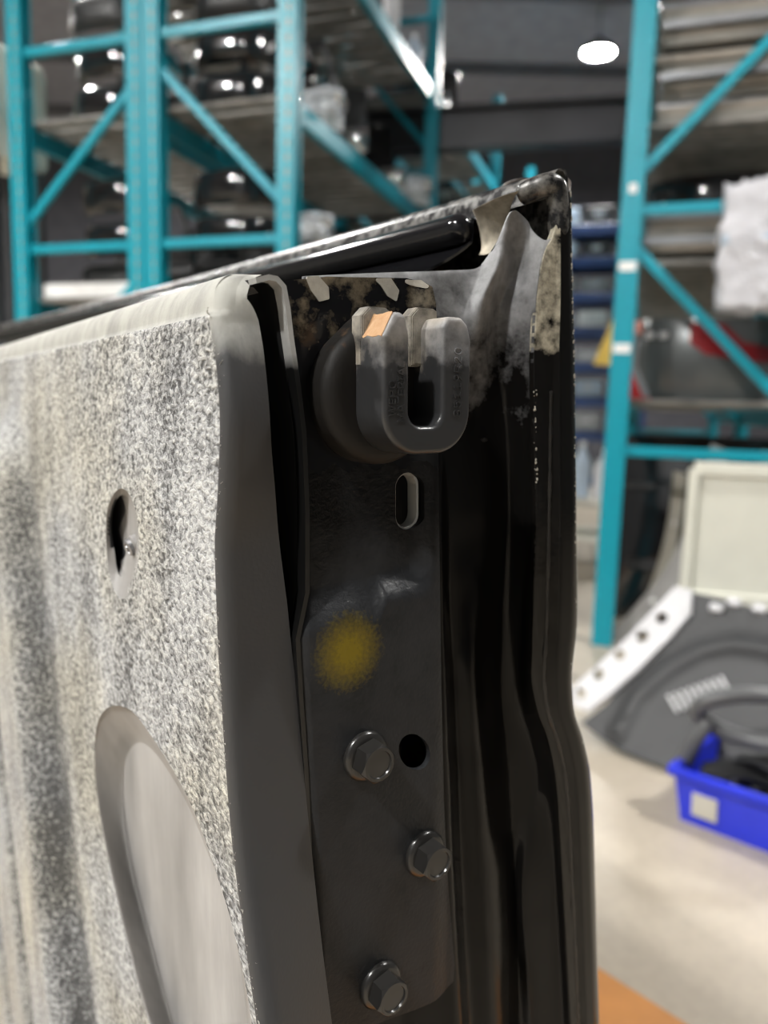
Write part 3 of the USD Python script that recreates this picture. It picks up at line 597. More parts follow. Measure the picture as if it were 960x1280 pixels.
# ================================================================== RACKS
def W(o, s, b, z): return o + FD * s + BD * b + np.array([0, 0, z])
def c_post(p, h, w=.088, d=.098):
    """open-backed upright, the opening facing along the depth"""
    o = LineString([(-w * .18, -d / 2), (-w / 2, -d / 2), (-w / 2, d / 2), (w / 2, d / 2), (w / 2, -d / 2), (w * .18, -d / 2)]).buffer(.0035, cap_style=2, join_style=2)
    t = extrude(o, h); v = t.vertices
    return tm(np.asarray(p) + v[:, :1] * BD + v[:, 1:2] * FD + v[:, 2:] * [0, 0, 1], t.faces)
def upright_frame(o, b, s0, s1, h, levels, braces, label, m=m_teal, wear=True):
    t = thing('rack_upright', label, 'rack upright', W(o, s0, b, 0)); base = W(o, s0, b, 0)
    q = lambda s, z: W(o, s, b, z) - base
    for s in (s0, s1):
        obj('post', c_post(q(s, 0.006), h), m, t, 20)
        f = box(0, 0, .004, .098, .098, .008); f.apply_transform(trimesh.transformations.rotation_matrix(RAD_F, [0, 0, 1])); f.apply_translation(q(s, 0)); obj('foot_plate', f, M_STEEL, t, False)
    for z in levels: obj('horizontal_brace', bar(q(s0, z), q(s1, z), .040, .052), m, t, 20)
    for za, zb in braces: obj('diagonal_brace', bar(q(s0, za), q(s1, zb), .036, .048), m, t, 20)
    if wear:
        for s in (s0, s1):
            strip = [box(0, 0, z, .012, .012, .035) for z in np.arange(.3, h - .1, .0762)]
            st = cat(strip); st.apply_transform(trimesh.transformations.rotation_matrix(RAD_F, [0, 0, 1])); st.apply_translation(q(s, 0) - BD * .0445 - FD * .012)
            obj('slot_row', st, m_rust, t, False, kind='stuff')
    return t
def load_beam(o, s, b0, b1, z, label, m=m_teal):
    base = W(o, s, b0, z); t = thing('load_beam', label, 'rack beam', base)
    q = lambda b, dz: W(o, s, b, z + dz) - base
    obj('beam', bar(q(b0 + .065, 0), q(b1 - .065, 0), .045, .115), m, t, 20)
    for b in (b0 + .058, b1 - .058): obj('end_connector', bar(q(b, -.13), q(b, .09), .06, .012), m, t, 20)
    return t
deck0 = None
def deck(o, s0, s1, b0, z, label, n=17, length=2.7):
    global deck0
    base = W(o, s0, b0, z)
    if deck0 is None:
        deck0 = t = thing('shelf_deck', label, 'shelf deck', base, RAD_F)
        for k in range(n):                              # local x = depth, -y = along the beams
            obj('slat', box((s1 - s0) / 2, -(.10 + (length - .2) * k / (n - 1)), 0, s1 - s0 - .02, .10, .022, .004), m_slat, t, 20)
        return t
    return dup(deck0, label, base, RAD_F)
R1 = at(360, 300, 4.3) * [1, 1, 0]
R2 = on_floor(752, 806)
SPAN = 2.85
LV1 = [.62, 1.80, 2.87, 3.95]
RACKH = 5.0
ordn = ['nearest', 'second', 'third', 'farthest']
# left rack: two rows back to back
for i in range(4):
    b = i * SPAN
    lv = [.35, 1.05, 2.17, 3.33, 4.6]
    br = [(2.33, 3.18), (2.02, 1.2), (3.50, 4.45), (.45, .95)]
    upright_frame(R1, b, 0, .86, RACKH, lv, br, f'{ordn[i]} teal upright frame of the left rack, on its aisle side' if i else 'teal upright frame nearest the tailgate in the left rack, braced to its right post', m_teal if i == 0 else m_teal2, i == 0)
    if i < 3:
        upright_frame(R1, b, .975, 1.835, RACKH, lv, [(3.10, 2.30), (1.98, 1.2), (3.50, 4.40), (.45, .95)], f'{ordn[i]} teal upright frame at the back of the left rack' if i else 'teal upright frame at the left of the picture, backing the nearest one', m_teal if i == 0 else m_teal2, i == 0)
lvn = ['lowest', 'second', 'third', 'top']
for i in range(3):
    for j, z in enumerate(LV1):
        b = i * SPAN
        load_beam(R1, -.0, b, b + SPAN, z, f'teal load beam, {lvn[j]} level, {ordn[i]} bay, aisle side of the left rack', m_teal if i == 0 else m_teal2)
        load_beam(R1, .86, b, b + SPAN, z, f'teal load beam, {lvn[j]} level, {ordn[i]} bay, inner side of the left rack', m_teal2)
        deck(R1, 0.0, .86, b, z + .07, f'grey slatted shelf deck, {lvn[j]} level, {ordn[i]} bay of the left rack')
        if i < 2:
            load_beam(R1, .975, b, b + SPAN, z, f'teal load beam, {lvn[j]} level, {ordn[i]} bay, inner side of the back row', m_teal2)
            load_beam(R1, 1.835, b, b + SPAN, z, f'teal load beam, {lvn[j]} level, {ordn[i]} bay, outer side of the back row', m_teal2)
            deck(R1, .975, 1.835, b, z + .07, f'grey slatted shelf deck, {lvn[j]} level, {ordn[i]} bay of the back row')
# right rack
LV2 = [1.25, 1.95, 2.62, 3.7]
for i in range(3):
    b = i * SPAN
    upright_frame(R2, b, 0, -.90, RACKH, [1.06, 2.27, 3.5], [(2.42, 3.36), (2.12, 1.20), (3.6, 4.5)], ['tall teal upright frame of the right rack, nearest the tailgate', 'second teal upright frame of the right rack', 'farthest teal upright frame of the right rack'][i], m_teal if i == 0 else m_teal2, False)
    if i < 2:
        for j, z in enumerate(LV2):
            load_beam(R2, 0, b, b + SPAN, z, f'teal load beam, {lvn[j]} level, {ordn[i]} bay, aisle side of the right rack', m_teal2)
            load_beam(R2, -.90, b, b + SPAN, z, f'teal load beam, {lvn[j]} level, {ordn[i]} bay, outer side of the right rack', m_teal2)
            deck(R2, -.88, -.02, b, z + .07, f'grey slatted shelf deck, {lvn[j]} level, {ordn[i]} bay of the right rack')
# pale stickers on the right-hand post
for k, (px, py) in enumerate(((784, 338), (782, 437), (787, 247))):
    p = at(px, py, 4.0); 
    s = box(0, 0, 0, .085 if k < 2 else .04, .0015, .045, .0); s.apply_transform(trimesh.transformations.rotation_matrix(RAD_F + math.pi, [0, 0, 1]))
    pp = W(R2, 0.0, -.0505, p[2]); pp = pp + FD * 0.0
    t = obj('post_sticker', tm(s.vertices + pp, s.faces), M_WHITE, None, False)
    data(t, label=['white sticker on the right-hand teal post, level with the wrapped package', 'white sticker low on the right-hand teal post, above the red part', 'small pale sticker high on the right-hand teal post'][k], category='sticker')

# dark steel girder that crosses the aisle
gz0 = at(480, 167, 7.0); gz1 = at(800, 150, 7.0 * ray(480, 167)[2] / ray(800, 150)[2])
g0, g1 = gz0 + (gz0 - gz1) * .22, gz1 + (gz1 - gz0) * .35
def ibeam(p, q, h, w, tf=.022):
    d = unit(q - p); s = unit(np.cross([0, 0, 1.0], d))
    ring = np.array([(-w/2, -h/2), (w/2, -h/2), (w/2, -h/2+tf), (.012, -h/2+tf), (.012, h/2-tf), (w/2, h/2-tf), (w/2, h/2), (-w/2, h/2), (-w/2, h/2-tf), (-.012, h/2-tf), (-.012, -h/2+tf), (-w/2, -h/2+tf)])
    t = extrude(Polygon(ring), np.linalg.norm(q - p)); v = t.vertices
    return tm(p + v[:, :1] * s + v[:, 1:2] * [0, 0, 1.0] + v[:, 2:] * d, t.faces)
struct('trim_girder', ibeam(g0, g1, .35, .20), m_beam_dk, smooth=20)

# ================================================================== CAR PARTS
def bent(nu, nv, fn): 
    u, v = np.meshgrid(np.linspace(-1, 1, nu), np.linspace(0, 1, nv)); return np.stack(fn(u, v), -1)
def place(fn, label, cat_, o, s, b, z, yaw=0.0, **kw):
    t = thing(fn.__name__, label, cat_, W(o, s, b, z), RAD_F + yaw); fn(t, **kw); return t
def bumper_cover(t, L=1.5, H=.40, D=.32, m=None, trim=None):
    m = m or M_BLACK
    g = bent(40, 14, lambda u, v: (u * L / 2, D * (1 - np.abs(u) ** 3.5) * (.8 + .2 * np.sin(v * np.pi)) - D * .5, v * H + .02 * np.cos(v * 9)))
    obj('cover', sheet(g, [0, -.012, 0]), m, t, 40)
    g2 = bent(24, 4, lambda u, v: (u * L * .33, D * (1 - np.abs(u * .66) ** 3.5) * .9 - D * .5 + .014, H * (.30 + .16 * v)))
    obj('grille_opening', sheet(g2, [0, -.01, 0]), M_GREYP, t, 40)
    for sx in (-1, 1):
        g3 = bent(10, 4, lambda u, v: (sx * (L * .40 + u * .05), D * (1 - (.80 + .1 * u * sx) ** 3.5) * .92 - D * .5 + .018, H * (.34 + .13 * v)))
        obj('fog_lamp_bezel', sheet(g3, [0, -.01, 0]), trim or M_CHROME, t, 40)
def hood_panel(t, L=1.3, Wd=.8, H=.07, m=None, tilt=0.0):
    m = m or M_GREYM
    g = bent(26, 18, lambda u, v: (u * L / 2 * (1 - .12 * v), (v - .5) * Wd * math.cos(tilt), .02 + H * (1 - u ** 4) * np.sin(np.clip(v, .05, 1) * np.pi * .55) + v * Wd * math.sin(tilt)))
    obj('skin', sheet(g, [0, 0, -.008]), m, t, 40)
    obj('under_frame', cat([box(0, (.2 - .5) * Wd * math.cos(tilt), .012 + .2 * Wd * math.sin(tilt), L * .8, .05, .02, .004), box(0, (.75 - .5) * Wd * math.cos(tilt), .012 + .75 * Wd * math.sin(tilt), L * .7, .05, .02, .004)]), M_GREYP, t, 20)
def fender(t, L=.95, H=.62, m=None):
    m = m or M_BLACK
    p = Polygon([(-L/2, H * .35), (-L * .45, H * .9), (L * .1, H), (L / 2, H * .86), (L / 2, 0), (L * .40, 0)] + [(L * .08 + L * .31 * math.cos(a), H * .02 + H * .60 * math.sin(a)) for a in np.linspace(.05, np.pi - .35, 14)] + [(-L * .38, H * .12)])
    e = extrude(p.buffer(0), .012).subdivide_to_size(.06); v = e.vertices
    y = .10 * (v[:, 1] / H) ** 2
    obj('panel', tm(np.stack([v[:, 0], v[:, 2] - y, v[:, 1]], 1), e.faces), m, t, 40)
    obj('arch_lip', tube([(L * .08 + L * .31 * math.cos(a), -.002, H * .02 + H * .60 * math.sin(a)) for a in np.linspace(.08, np.pi - .35, 18)], .010), M_BLACKP, t, True)
def headlamp(t, L=.5, H=.24, m=None):
    g = bent(22, 12, lambda u, v: (u * L / 2, .10 * (1 - u ** 2) * np.sin(np.pi * (.1 + .8 * v)), H * (.5 + (v - .5) * (1 - .45 * np.clip(u, 0, 1)))))
    obj('lens', sheet(g, [0, -.006, 0]), M_CLEAR, t, 50)
    obj('housing', box(0, -.05, H / 2, L * .92, .10, H * .9, .02), M_BLACKP, t, 30)
    for sx in (-.22, .08):
        r = lathe([(.0, .0), (.03, .01), (.06, .04), (.066, .05), (.06, .05)], 24); r.apply_transform(trimesh.transformations.rotation_matrix(-np.pi / 2, [1, 0, 0])); r.apply_translation([L * sx, .045, H * .5])
        obj('reflector', r, M_CHROME, t, 40)
def tail_lamp(t, L=.26, H=.42, m=None):
    g = bent(14, 14, lambda u, v: (u * L / 2 * (1 - .4 * v), .07 * (1 - u ** 2) * np.sin(np.pi * (.1 + .8 * v)), H * v))
    obj('lens', sheet(g, [0, -.006, 0]), m or M_REDL, t, 50)
    obj('housing', box(0, -.04, H * .48, L * .7, .07, H * .86, .02), M_GREYP, t, 30)
    g = bent(10, 4, lambda u, v: (u * L * .40, .075 * (1 - u ** 2 * .6), H * (.44 + .10 * v)))
    obj('reverse_lamp', sheet(g, [0, -.006, 0]), M_FOAM, t, 50)
def carton(t, L=.5, Wd=.4, H=.3, m=None):
    obj('box', box(0, 0, H / 2, L, Wd, H, .006), m or M_CARD, t, 20)
    for sy in (-1, 1): obj('flap', box(0, sy * Wd * .25, H + .003, L * .995, Wd * .48, .005), m or M_CARD, t, 20)
    obj('tape', cat([box(0, 0, H + .0065, L * 1.0, .05, .002), box(L / 2 + .001, 0, H * .8, .002, .05, H * .4)]), M_TAUPE, t, 20)
def flat_stack(t, L=.9, Wd=2.4, n=7, m=None, th=.035):
    k = 0; r = random.Random(L * 100 + n)
    for i in range(n):
        obj('board', box(r.uniform(-.02, .02), r.uniform(-.04, .04), i * th + th / 2, L * r.uniform(.93, 1), Wd, th * .86, .004), (M_TAUPE, M_BROWN, m or M_GREYP)[i % 3], t, 20)
def pillar_trim(t, L=1.5, w=.09, bend=.16, m=None):
    pts = [(bend * math.sin(q * np.pi) - bend * .3, 0, q * L) for q in np.linspace(0, 1, 16)]
    obj('trim', sweep(pts, np.array([(-w/2, -.012), (-w*.3, .012), (w*.3, .014), (w/2, -.010), (w*.3, -.004), (-w*.3, -.006)]), np.array([1.0, 0, 0]), np.array([0, 1.0, 0])), m or M_GREYP, t, 30)
    for q in (.25, .7): obj('clip', box(bend * math.sin(q * np.pi) - bend * .3, -.018, q * L, .018, .018, .03, .003), M_WHITE, t, 20)
def door_shell(t, L=1.0, H=1.05, m=None):
    p = Polygon([(-L/2, .05), (-L/2 + .05, 0), (L/2 - .08, 0), (L/2, .1), (L/2, H * .58), (L * .34, H), (-L * .30, H), (-L/2, H * .60)])
    wdw = Polygon([(-L * .42, H * .62), (L * .42, H * .62), (L * .30, H * .95), (-L * .27, H * .95)])
    e = extrude(p.difference(wdw), .05).subdivide_to_size(.08); v = e.vertices
    obj('shell', tm(np.stack([v[:, 0], v[:, 2] + .05 * np.sin(np.clip(v[:, 1] / (H * .6), 0, 1) * np.pi), v[:, 1]], 1), e.faces), m or M_BLACK, t, 40)
    obj('handle', box(-L * .36, .115, H * .50, .20, .03, .035, .008), M_CHROME, t, 30)
    obj('belt_trim', box(0, .075, H * .61, L * .92, .02, .02, .004), M_BLACKP, t, 30)
def exhaust_pipe(t, L=1.2, m=None):
    obj('pipe', tube([(-L/2, 0, .06), (-L*.2, .03, .06), (L*.1, -.02, .07), (L*.3, 0, .09), (L/2, .05, .09)], .028, 14), m or M_STEEL, t, True)
    obj('silencer', lathe([(0, -.22), (.06, -.22), (.085, -.18), (.085, .18), (.06, .22), (0, .22)], 24).apply_transform(trimesh.transformations.rotation_matrix(np.pi / 2, [0, 1, 0])).apply_translation([-.1, .01, .085]), m or M_STEEL, t, 40)
def plastic_bottle(t, H=.30, R=.05, m=None):
    obj('body', lathe([(0, 0), (R, 0), (R * 1.02, .01), (R * 1.02, H * .62), (R * .5, H * .82), (R * .3, H * .86), (R * .3, H * .92), (0, H * .92)], 24), m or M_PALE, t, 40)
    obj('cap', lathe([(0, H * .92), (R * .36, H * .92), (R * .36, H), (0, H)], 16), M_WHITE, t, 30)

LZ = lambda j: LV1[j] + .085
RZ = lambda j: LV2[j] + .085
# left rack, near bay, seen through the end frames (s across, b back, z)
place(headlamp, 'clear headlamp on the third shelf just behind the right post of the nearest frame', 'headlamp', R1, .06, .60, LZ(2), .7, L=.26, H=.24)
place(headlamp, 'clear headlamp on a grey carton behind the right post of the nearest frame', 'headlamp', R1, .08, .46, LZ(1) + .335, .6, L=.30, H=.20)
place(carton, 'grey carton under the clear headlamp on the second shelf', 'box', R1, .12, .42, LZ(1), 0, L=.20, Wd=.20, H=.325, m=M_GREYP)
place(carton, 'white box on the second shelf of the back row, behind the far left brace', 'box', R1, 1.40, .105, LZ(1), 0, L=.74, Wd=.06, H=.08, m=M_WHITE)
place(headlamp, 'clear headlamp at the far end of the third shelf, nearest bay of the left rack', 'headlamp', R1, .03, 2.45, LZ(2), .8, L=.34, H=.24)
place(bumper_cover, 'black bumper cover on the top shelf of the left rack, second bay', 'bumper', R1, .43, SPAN + .8, LZ(3), 0, L=.82, H=.5, D=.3, trim=M_FOAM)
place(plastic_bottle, 'white bottle on the top shelf edge of the left rack, nearest bay', 'bottle', R1, .03, 1.75, LZ(3), 0, H=.34, R=.06, m=M_FOAM)
place(plastic_bottle, 'pale bottle on the top shelf of the left rack, beside its second post', 'bottle', R1, .06, 2.45, LZ(3), 0, H=.26, R=.06)
place(fender, 'black fender on the top shelf of the left rack, third bay', 'fender', R1, .43, 2 * SPAN + .8, LZ(3), 0, L=.8, H=.6)
place(fender, 'black fender on the third shelf of the left rack, third bay', 'fender', R1, .43, 2 * SPAN + .8, LZ(2), 0, L=.8, H=.7, m=M_GREYM)
place(fender, 'black fender on the second shelf of the left rack, third bay', 'fender', R1, .43, 2 * SPAN + .8, LZ(1), 0, L=.8, H=.7)
def added_mirror_cap(t, m=None):  # chrome caps added for the bright glints they give among the shelves
    g_ = bent(16, 10, lambda u, v: (u * .11, .07 * (1 - u ** 2) * np.sin(np.pi * (.08 + .84 * v)), v * .15))
    obj('cap', sheet(g_, [0, -.004, 0]), M_CHROME, t, 50); obj('bracket', box(0, -.02, .05, .12, .04, .10, .01), M_BLACKP, t, 30)
for lab_, s_, b_, z_, y_ in [('added chrome mirror cap on the second shelf, just right of the nearest left-rack post', .0, .20, LZ(1) + .0, .2), ('added chrome mirror cap on the second shelf edge of the left rack, behind the first one', .0, .62, LZ(1), .4), ('added chrome mirror cap on the third shelf edge, beside the clear headlamp', .0, 1.05, LZ(2), .3), ('added chrome mirror cap on the top shelf edge of the left rack, before the white bottle', .0, 1.15, LZ(3), .4), ('added chrome mirror cap halfway along the third shelf edge, nearest left bay', .0, 1.95, LZ(2), .2)]: place(added_mirror_cap, lab_, 'mirror cap', R1, s_ + .05, b_, z_, y_)
# dark parts filed on edge along the shelves
fill = [(door_shell, 'car door', 'door shell'), (fender, 'fender', 'fender'), (bumper_cover, 'bumper', 'bumper cover'), (hood_panel, 'car panel', 'hood panel on edge')]
rf = random.Random(21); shades = [('black', M_BLACK), ('matt black', M_BLACKP), ('glossy black', M_BLACK), ('charcoal', M_GREYP)]
seen = set()
for row, s0, bay, lvl in [('left rack', .53, 0, 1), ('left rack', .53, 0, 2), ('back row', 1.385, 0, 1), ('back row', 1.385, 0, 2), ('left rack', .53, 0, 3), ('back row', 1.385, 0, 3), ('back row', 1.385, 1, 3), ('back row', 1.385, 1, 1), ('back row', 1.385, 1, 2), ('back row', 1.385, 0, 0), ('left rack', .43, 1, 2), ('left rack', .43, 1, 1)]:
    for k, b in enumerate((.34, .84, 1.32, 1.86, 2.42)):
        b += rf.uniform(-.08, .08)
        fn, ct_, nm_ = fill[rf.randrange(3) if k else 2]; sh, m_ = shades[rf.randrange(4)]
        kw = dict(L=rf.uniform(.58, .64), H=rf.uniform(.62, .84), m=m_)
        if fn is bumper_cover: kw.update(D=.22, H=rf.uniform(.4, .6))
        if k == 0 and bay == 0:                          # bumper covers stacked at the near end of each shelf
            for q, tier in enumerate(('lowest', 'middle', 'topmost')[:3 if lvl < 3 else 2]):
                place(bumper_cover, f'{["glossy black", "matt black", "black"][(q + lvl) % 3]} bumper cover, {tier} of those stacked nearest on the {lvn[lvl]} shelf, {row}', 'bumper', R1, s0, bay * SPAN + b + rf.uniform(-.03, .03), LZ(lvl) + .262 * q, rf.uniform(-.08, .08), L=kw['L'], H=.24, D=.24, m=[M_BLACK, M_BLACKP, M_BLACK][(q + lvl) % 3], trim=[M_CHROME, M_FOAM, M_CHROME][q])
            continue
        place(fn, f'{sh} {nm_}, {["nearest", "second", "third", "fourth", "farthest"][k]} of those filed on the {lvn[lvl]} shelf, {ordn[bay]} bay, {row}', ct_, R1, s0, bay * SPAN + b, LZ(lvl), rf.uniform(-.12, .12), **kw)
# right rack
place(flat_stack, 'tall stack of taupe boards on the third shelf of the right rack', 'boards', R2, -.47, .85, RZ(2), 0, L=.80, Wd=1.5, n=16, th=.040, m=M_SILVER)
place(flat_stack, 'stack of taupe boards on the second shelf of the right rack, under the wrapped package', 'boards', R2, -.38, .8, RZ(1) - .0, 0, L=.64, Wd=1.4, n=6, th=.042, m=M_SILVER)
place(bumper_cover, 'black bumper cover with a bright lamp bezel on the boards of the right rack', 'bumper', R2, -.46, .5, RZ(1) + .26, 0, L=.80, H=.27, D=.30, trim=M_FOAM)
place(bumper_cover, 'black bumper cover on the second shelf of the right rack, far bay', 'bumper', R2, -.46, SPAN + .6, RZ(1), 0, L=.8, H=.5, D=.3)
place(bumper_cover, 'black bumper cover on the third shelf of the right rack, far bay', 'bumper', R2, -.46, SPAN + .6, RZ(2), 0, L=.8, H=.7, D=.3, m=M_GREYP)
place(fender, 'dark fender standing on the lowest shelf of the right rack, far bay', 'fender', R2, -.46, SPAN + .5, RZ(0), 0, L=.8, H=.5, m=M_GREYM)
place(flat_stack, 'stack of boards on the top shelf of the right rack, nearest bay', 'boards', R2, -.46, .9, RZ(3), 0, L=.8, Wd=1.6, n=8)

# the red, grey and white tail panel on the lowest shelf
def tail_panel(t):
    L, H = .80, .43
    g = bent(24, 12, lambda u, v: (u * L / 2, .10 * (1 - u ** 2) + .03 * np.sin(v * np.pi), v * H))
    obj('grey_panel', sheet(g, [0, -.012, 0]), M_GREYM, t, 40)
    a = [(-.10, .40), (.06, .39), (.16, .30), (.38, .26), (.38, .19), (.10, .22), (-.02, .24), (-.10, .30)]
    e = extrude(Polygon([(-x, z) for x, z in a]), .012).subdivide_to_size(.04); v = e.vertices
    obj('red_band', tm(np.stack([v[:, 0], .10 * (1 - (v[:, 0] / .4) ** 2) + .026 + v[:, 2], v[:, 1]], 1), e.faces), M_RED, t, 40)
    e = extrude(Polygon([(.385, .0), (.385, .15), (.36, .16), (.27, .0)]), .014); v = e.vertices
    obj('red_lens', tm(np.stack([v[:, 0], .040 + v[:, 2], v[:, 1]], 1), e.faces), M_REDL, t, 40)
    e = extrude(LineString([(.365, .40), (.375, .18), (.29, .01)]).buffer(.018, cap_style=2), .014); v = e.vertices
    obj('silver_edge', tm(np.stack([v[:, 0], .046 + v[:, 2], v[:, 1]], 1), e.faces), M_SILVER, t, 40)
    obj('lamp_lens', box(.365, .06, .385, .06, .05, .07, .015), plain('pink_lens', (.75, .35, .30), .3), t, 30)
    for k in (.30, .23): obj('round_clip', box(k, .095, .34, .045, .03, .035, .01), M_FOAM, t, 30)
place(tail_panel, 'grey tail panel with a dark red band on the lowest shelf of the right rack', 'car panel', R2, -.43, .30, RZ(0), 0)

# bubble-wrapped package tied to the front of the right rack
def wrapped_package(t):
    b = trimesh.creation.box([.44, .20, .60]).subdivide().subdivide().subdivide().subdivide().subdivide()
    v = b.vertices; n = v / np.array([.22, .10, .30]); r = np.linalg.norm(n, axis=1, keepdims=True); m_ = np.abs(n).max(1, keepdims=True)
    v = v * (1 - .16 * (r / m_ - 1) ** 1.3)
    v = v + (meshkit.fbm(v * 14, 4, 5)[:, None] - .5) * .07 * unit_rows(v)
    w = mat('bubble_wrap', {'tc': ('texture_coordinate', {}), 'v': ('voronoi_texture', {'scale': 60.0}), 'b': ('bump', {'strength': .6, 'distance': .004}), 'p': ('principled_bsdf', {'base_color': (.74, .74, .78), 'roughness': .22, 'coat_weight': .6}), 't': ('translucent_bsdf', {'color': (.7, .7, .75)}), 'm': ('mix_closure', {'fac': .25})},
            [('tc.object', 'v.vector'), ('v.distance', 'b.height'), ('b.normal', 'p.normal'), ('p.BSDF', 'm.closure1'), ('t.BSDF', 'm.closure2')], 'm.closure')
    obj('wrap', tm(v, b.faces), w, t, True)
    obj('tape_band', box(0, 0, .02, .425, .205, .05, .01), M_PALE, t, 30)
    for sx in (-.12, .12): obj('tie_strap', tube([(sx, .06, .24), (sx, .10, .33), (sx, .14, .34), (sx, .15, .25), (sx, .09, .2)], .008, 8), M_FOAM, t, True)
def unit_rows(v): return v / np.linalg.norm(v, axis=1, keepdims=True)
pk = W(R2, -.63, -.128, 2.05)
wp = thing('wrapped_package', 'white bubble-wrapped package tied to the front of the right rack', 'package', pk, RAD_F + np.pi - .0 ); wrapped_package(wp)

# leaning parts under the right rack
def lean(fn, label, cat_, px, py, d, tilt, side=0.0, yaw=0.0, **kw):
    p = at(px, py, d); p[2] = 0
    R = trimesh.transformations.euler_matrix(tilt, side, 0)
    Y = trimesh.transformations.rotation_matrix(RAD_F + np.pi + yaw, [0, 0, 1])
    M4 = (Y @ R)[:3, :3]
    t = thing(fn.__name__, label, cat_, p, rows=[M4[:, 0], M4[:, 1], M4[:, 2]]); fn(t, **kw); return t
def flat_door(t, L=1.1, H=1.0, m=None):
    g_ = bent(24, 16, lambda u, v: (u * L / 2 * (1 - .10 * v ** 3), -.07 * (1 - u ** 2) * np.sin(v * np.pi * .8 + .2), v * H))
    obj('skin', sheet(g_, [0, .02, 0]), m or M_BLACK, t, 40); obj('lower_moulding', box(0, -.06, H * .30, L * .8, .03, .07, .01), M_BLACKP, t, 30); obj('handle', box(-L * .36, -.06, H * .72, .16, .03, .035, .008), M_GREYP, t, 30)
lean(flat_door, 'wide black door skin leaning at the back under the right rack', 'car door', 872, 760, 4.62, -.12, 0, L=1.05, H=1.14)
lean(pillar_trim, 'long grey pillar trim leaning under the right rack, left of the white panel', 'pillar trim', 778, 760, 4.2, -.10, .40, L=1.18, w=.10, bend=.10, m=plain('trim_grey', (.26, .255, .25), .5))
lean(pillar_trim, 'second long pillar trim leaning behind the white panel under the right rack', 'pillar trim', 845, 760, 4.35, -.10, .40, L=1.15, w=.09, bend=.08, m=plain('trim_taupe', (.22, .21, .20), .5))
lean(pillar_trim, 'short pale pillar trim standing just right of the nearest right-hand post', 'pillar trim', 800, 770, 4.45, -.05, .18, L=.95, w=.07, bend=.05, m=plain('trim_cream', (.45, .42, .36), .6))
lean(pillar_trim, 'thin tan trim standing low between the right-hand post and the long grey pillar trim', 'pillar trim', 812, 770, 4.55, -.05, .35, L=.72, w=.06, bend=.05, m=plain('trim_tan', (.30, .26, .21), .6))

# cream panel with a frame, standing behind the wheel-arch trim
def framed_panel(t, L=.46, H=.62):
    obj('face', box(0, 0, H / 2, L * .9, .03, H * .9, .006), M_CREAM, t, 20)
    for p, q in (((-L/2, 0, 0), (-L/2, 0, H)), ((L/2, 0, 0), (L/2, 0, H)), ((-L/2, 0, H), (L/2, 0, H)), ((-L/2, 0, 0.02), (L/2, 0, .02))):
        obj('frame', bar(np.array(p) + [0, -.012, 0], np.array(q) + [0, -.012, 0], .045, .055), M_CREAM, t, 20)
fp = at(925, 745, 3.25); zf = fp[2]
frp = thing('framed_panel', 'cream enamel panel with a raised frame standing behind the grey wheel-arch trim', 'panel', fp * [1, 1, 0] + [.03, 0, 0], RAD_F + np.pi + .05)
def stand_panel(t, z0, L, H):
    obj('face', box(0, 0, z0 + H / 2, L * .9, .03, H * .92, .006), M_CREAM, t, 20)
    for p, q in (((-L/2, 0, z0), (-L/2, 0, z0 + H)), ((L/2, 0, z0), (L/2, 0, z0 + H)), ((-L/2, 0, z0 + H), (L/2, 0, z0 + H)), ((-L/2, 0, z0), (L/2, 0, z0))):
        obj('frame', bar(np.array(p) + [0, -.012, 0], np.array(q) + [0, -.012, 0], .040, .055), M_CREAM, t, 20)
    for x in (-L * .4, L * .4): obj('leg', box(x, .02, z0 / 2, .05, .05, z0, .005), M_GREYP, t, 20)
stand_panel(frp, zf - .02, .50, .55)

# grey wheel-arch trim with a white foam edge and louvres, leaning on the panel
tq = [on_floor(770, 945), on_floor(1060, 1045)]
P0, P1 = tq
ex = unit(P1 - P0); top = at(872, 742, 2.95); nrm = np.cross(ex, top - P0); nrm = unit(nrm); nrm = nrm if nrm @ (EYE - P0) > 0 else -nrm
ey = np.cross(nrm, ex); ey = ey if ey[2] > 0 else -ey
def on_trim(px, py):
    r = ray(px, py); s = ((P0 - EYE) @ nrm) / (r @ nrm); q = EYE + r * s - P0; return np.array([q @ ex, q @ ey])
qt = thing('wheel_arch_trim', 'dark grey quarter trim with louvres and a white foam edge leaning above the floor', 'car trim', P0, rows=[ex, np.cross(ey, ex), ey])
def trim_poly(px): return Polygon([on_trim(x, y) for x, y in px]).buffer(0)
def trim_sheet(poly, d, y0, size=.03, fn=None):
    e = extrude(poly, d).subdivide_to_size(size); v = e.vertices
    off = fn(v) if fn else 0
    return tm(np.stack([v[:, 0], y0 - v[:, 2] - off, v[:, 1]], 1), e.faces)      # local -y faces the lens
sgn = 1.0 if np.cross(ey, ex) @ (EYE - P0) < 0 else -1.0
body = trim_poly([(728, 905), (760, 880), (868, 742), (900, 750), (1010, 780), (1080, 900), (1060, 1040), (950, 1010), (845, 965), (780, 940), (745, 918)])
ac = [on_trim(x, y) for x, y in [(775, 915), (800, 870), (840, 836), (880, 815), (920, 808), (965, 815), (1020, 840)]]
acl = LineString(ac)
from shapely import distance as sdist, points as spoints
def relief(v):
    d = sdist(acl, spoints(v[:, :2])); return .018 * np.exp(-(d / .035) ** 2) + .02 * np.sin(np.clip(v[:, 0] * 2, 0, 3))
def mirror(t):
    if sgn < 0: t.vertices[:, 1] *= -1; t.invert()
    return t
M_TRIM = plain('quarter_trim_grey', (.036, .037, .039), .55, bump=.15, bscale=200)
obj('body', mirror(trim_sheet(body, .010, 0, .02, relief)), M_TRIM, qt, 40)
white = trim_poly([(716, 866), (790, 798), (848, 737), (868, 742), (866, 772), (840, 802), (802, 840), (768, 870), (740, 892), (722, 886)])
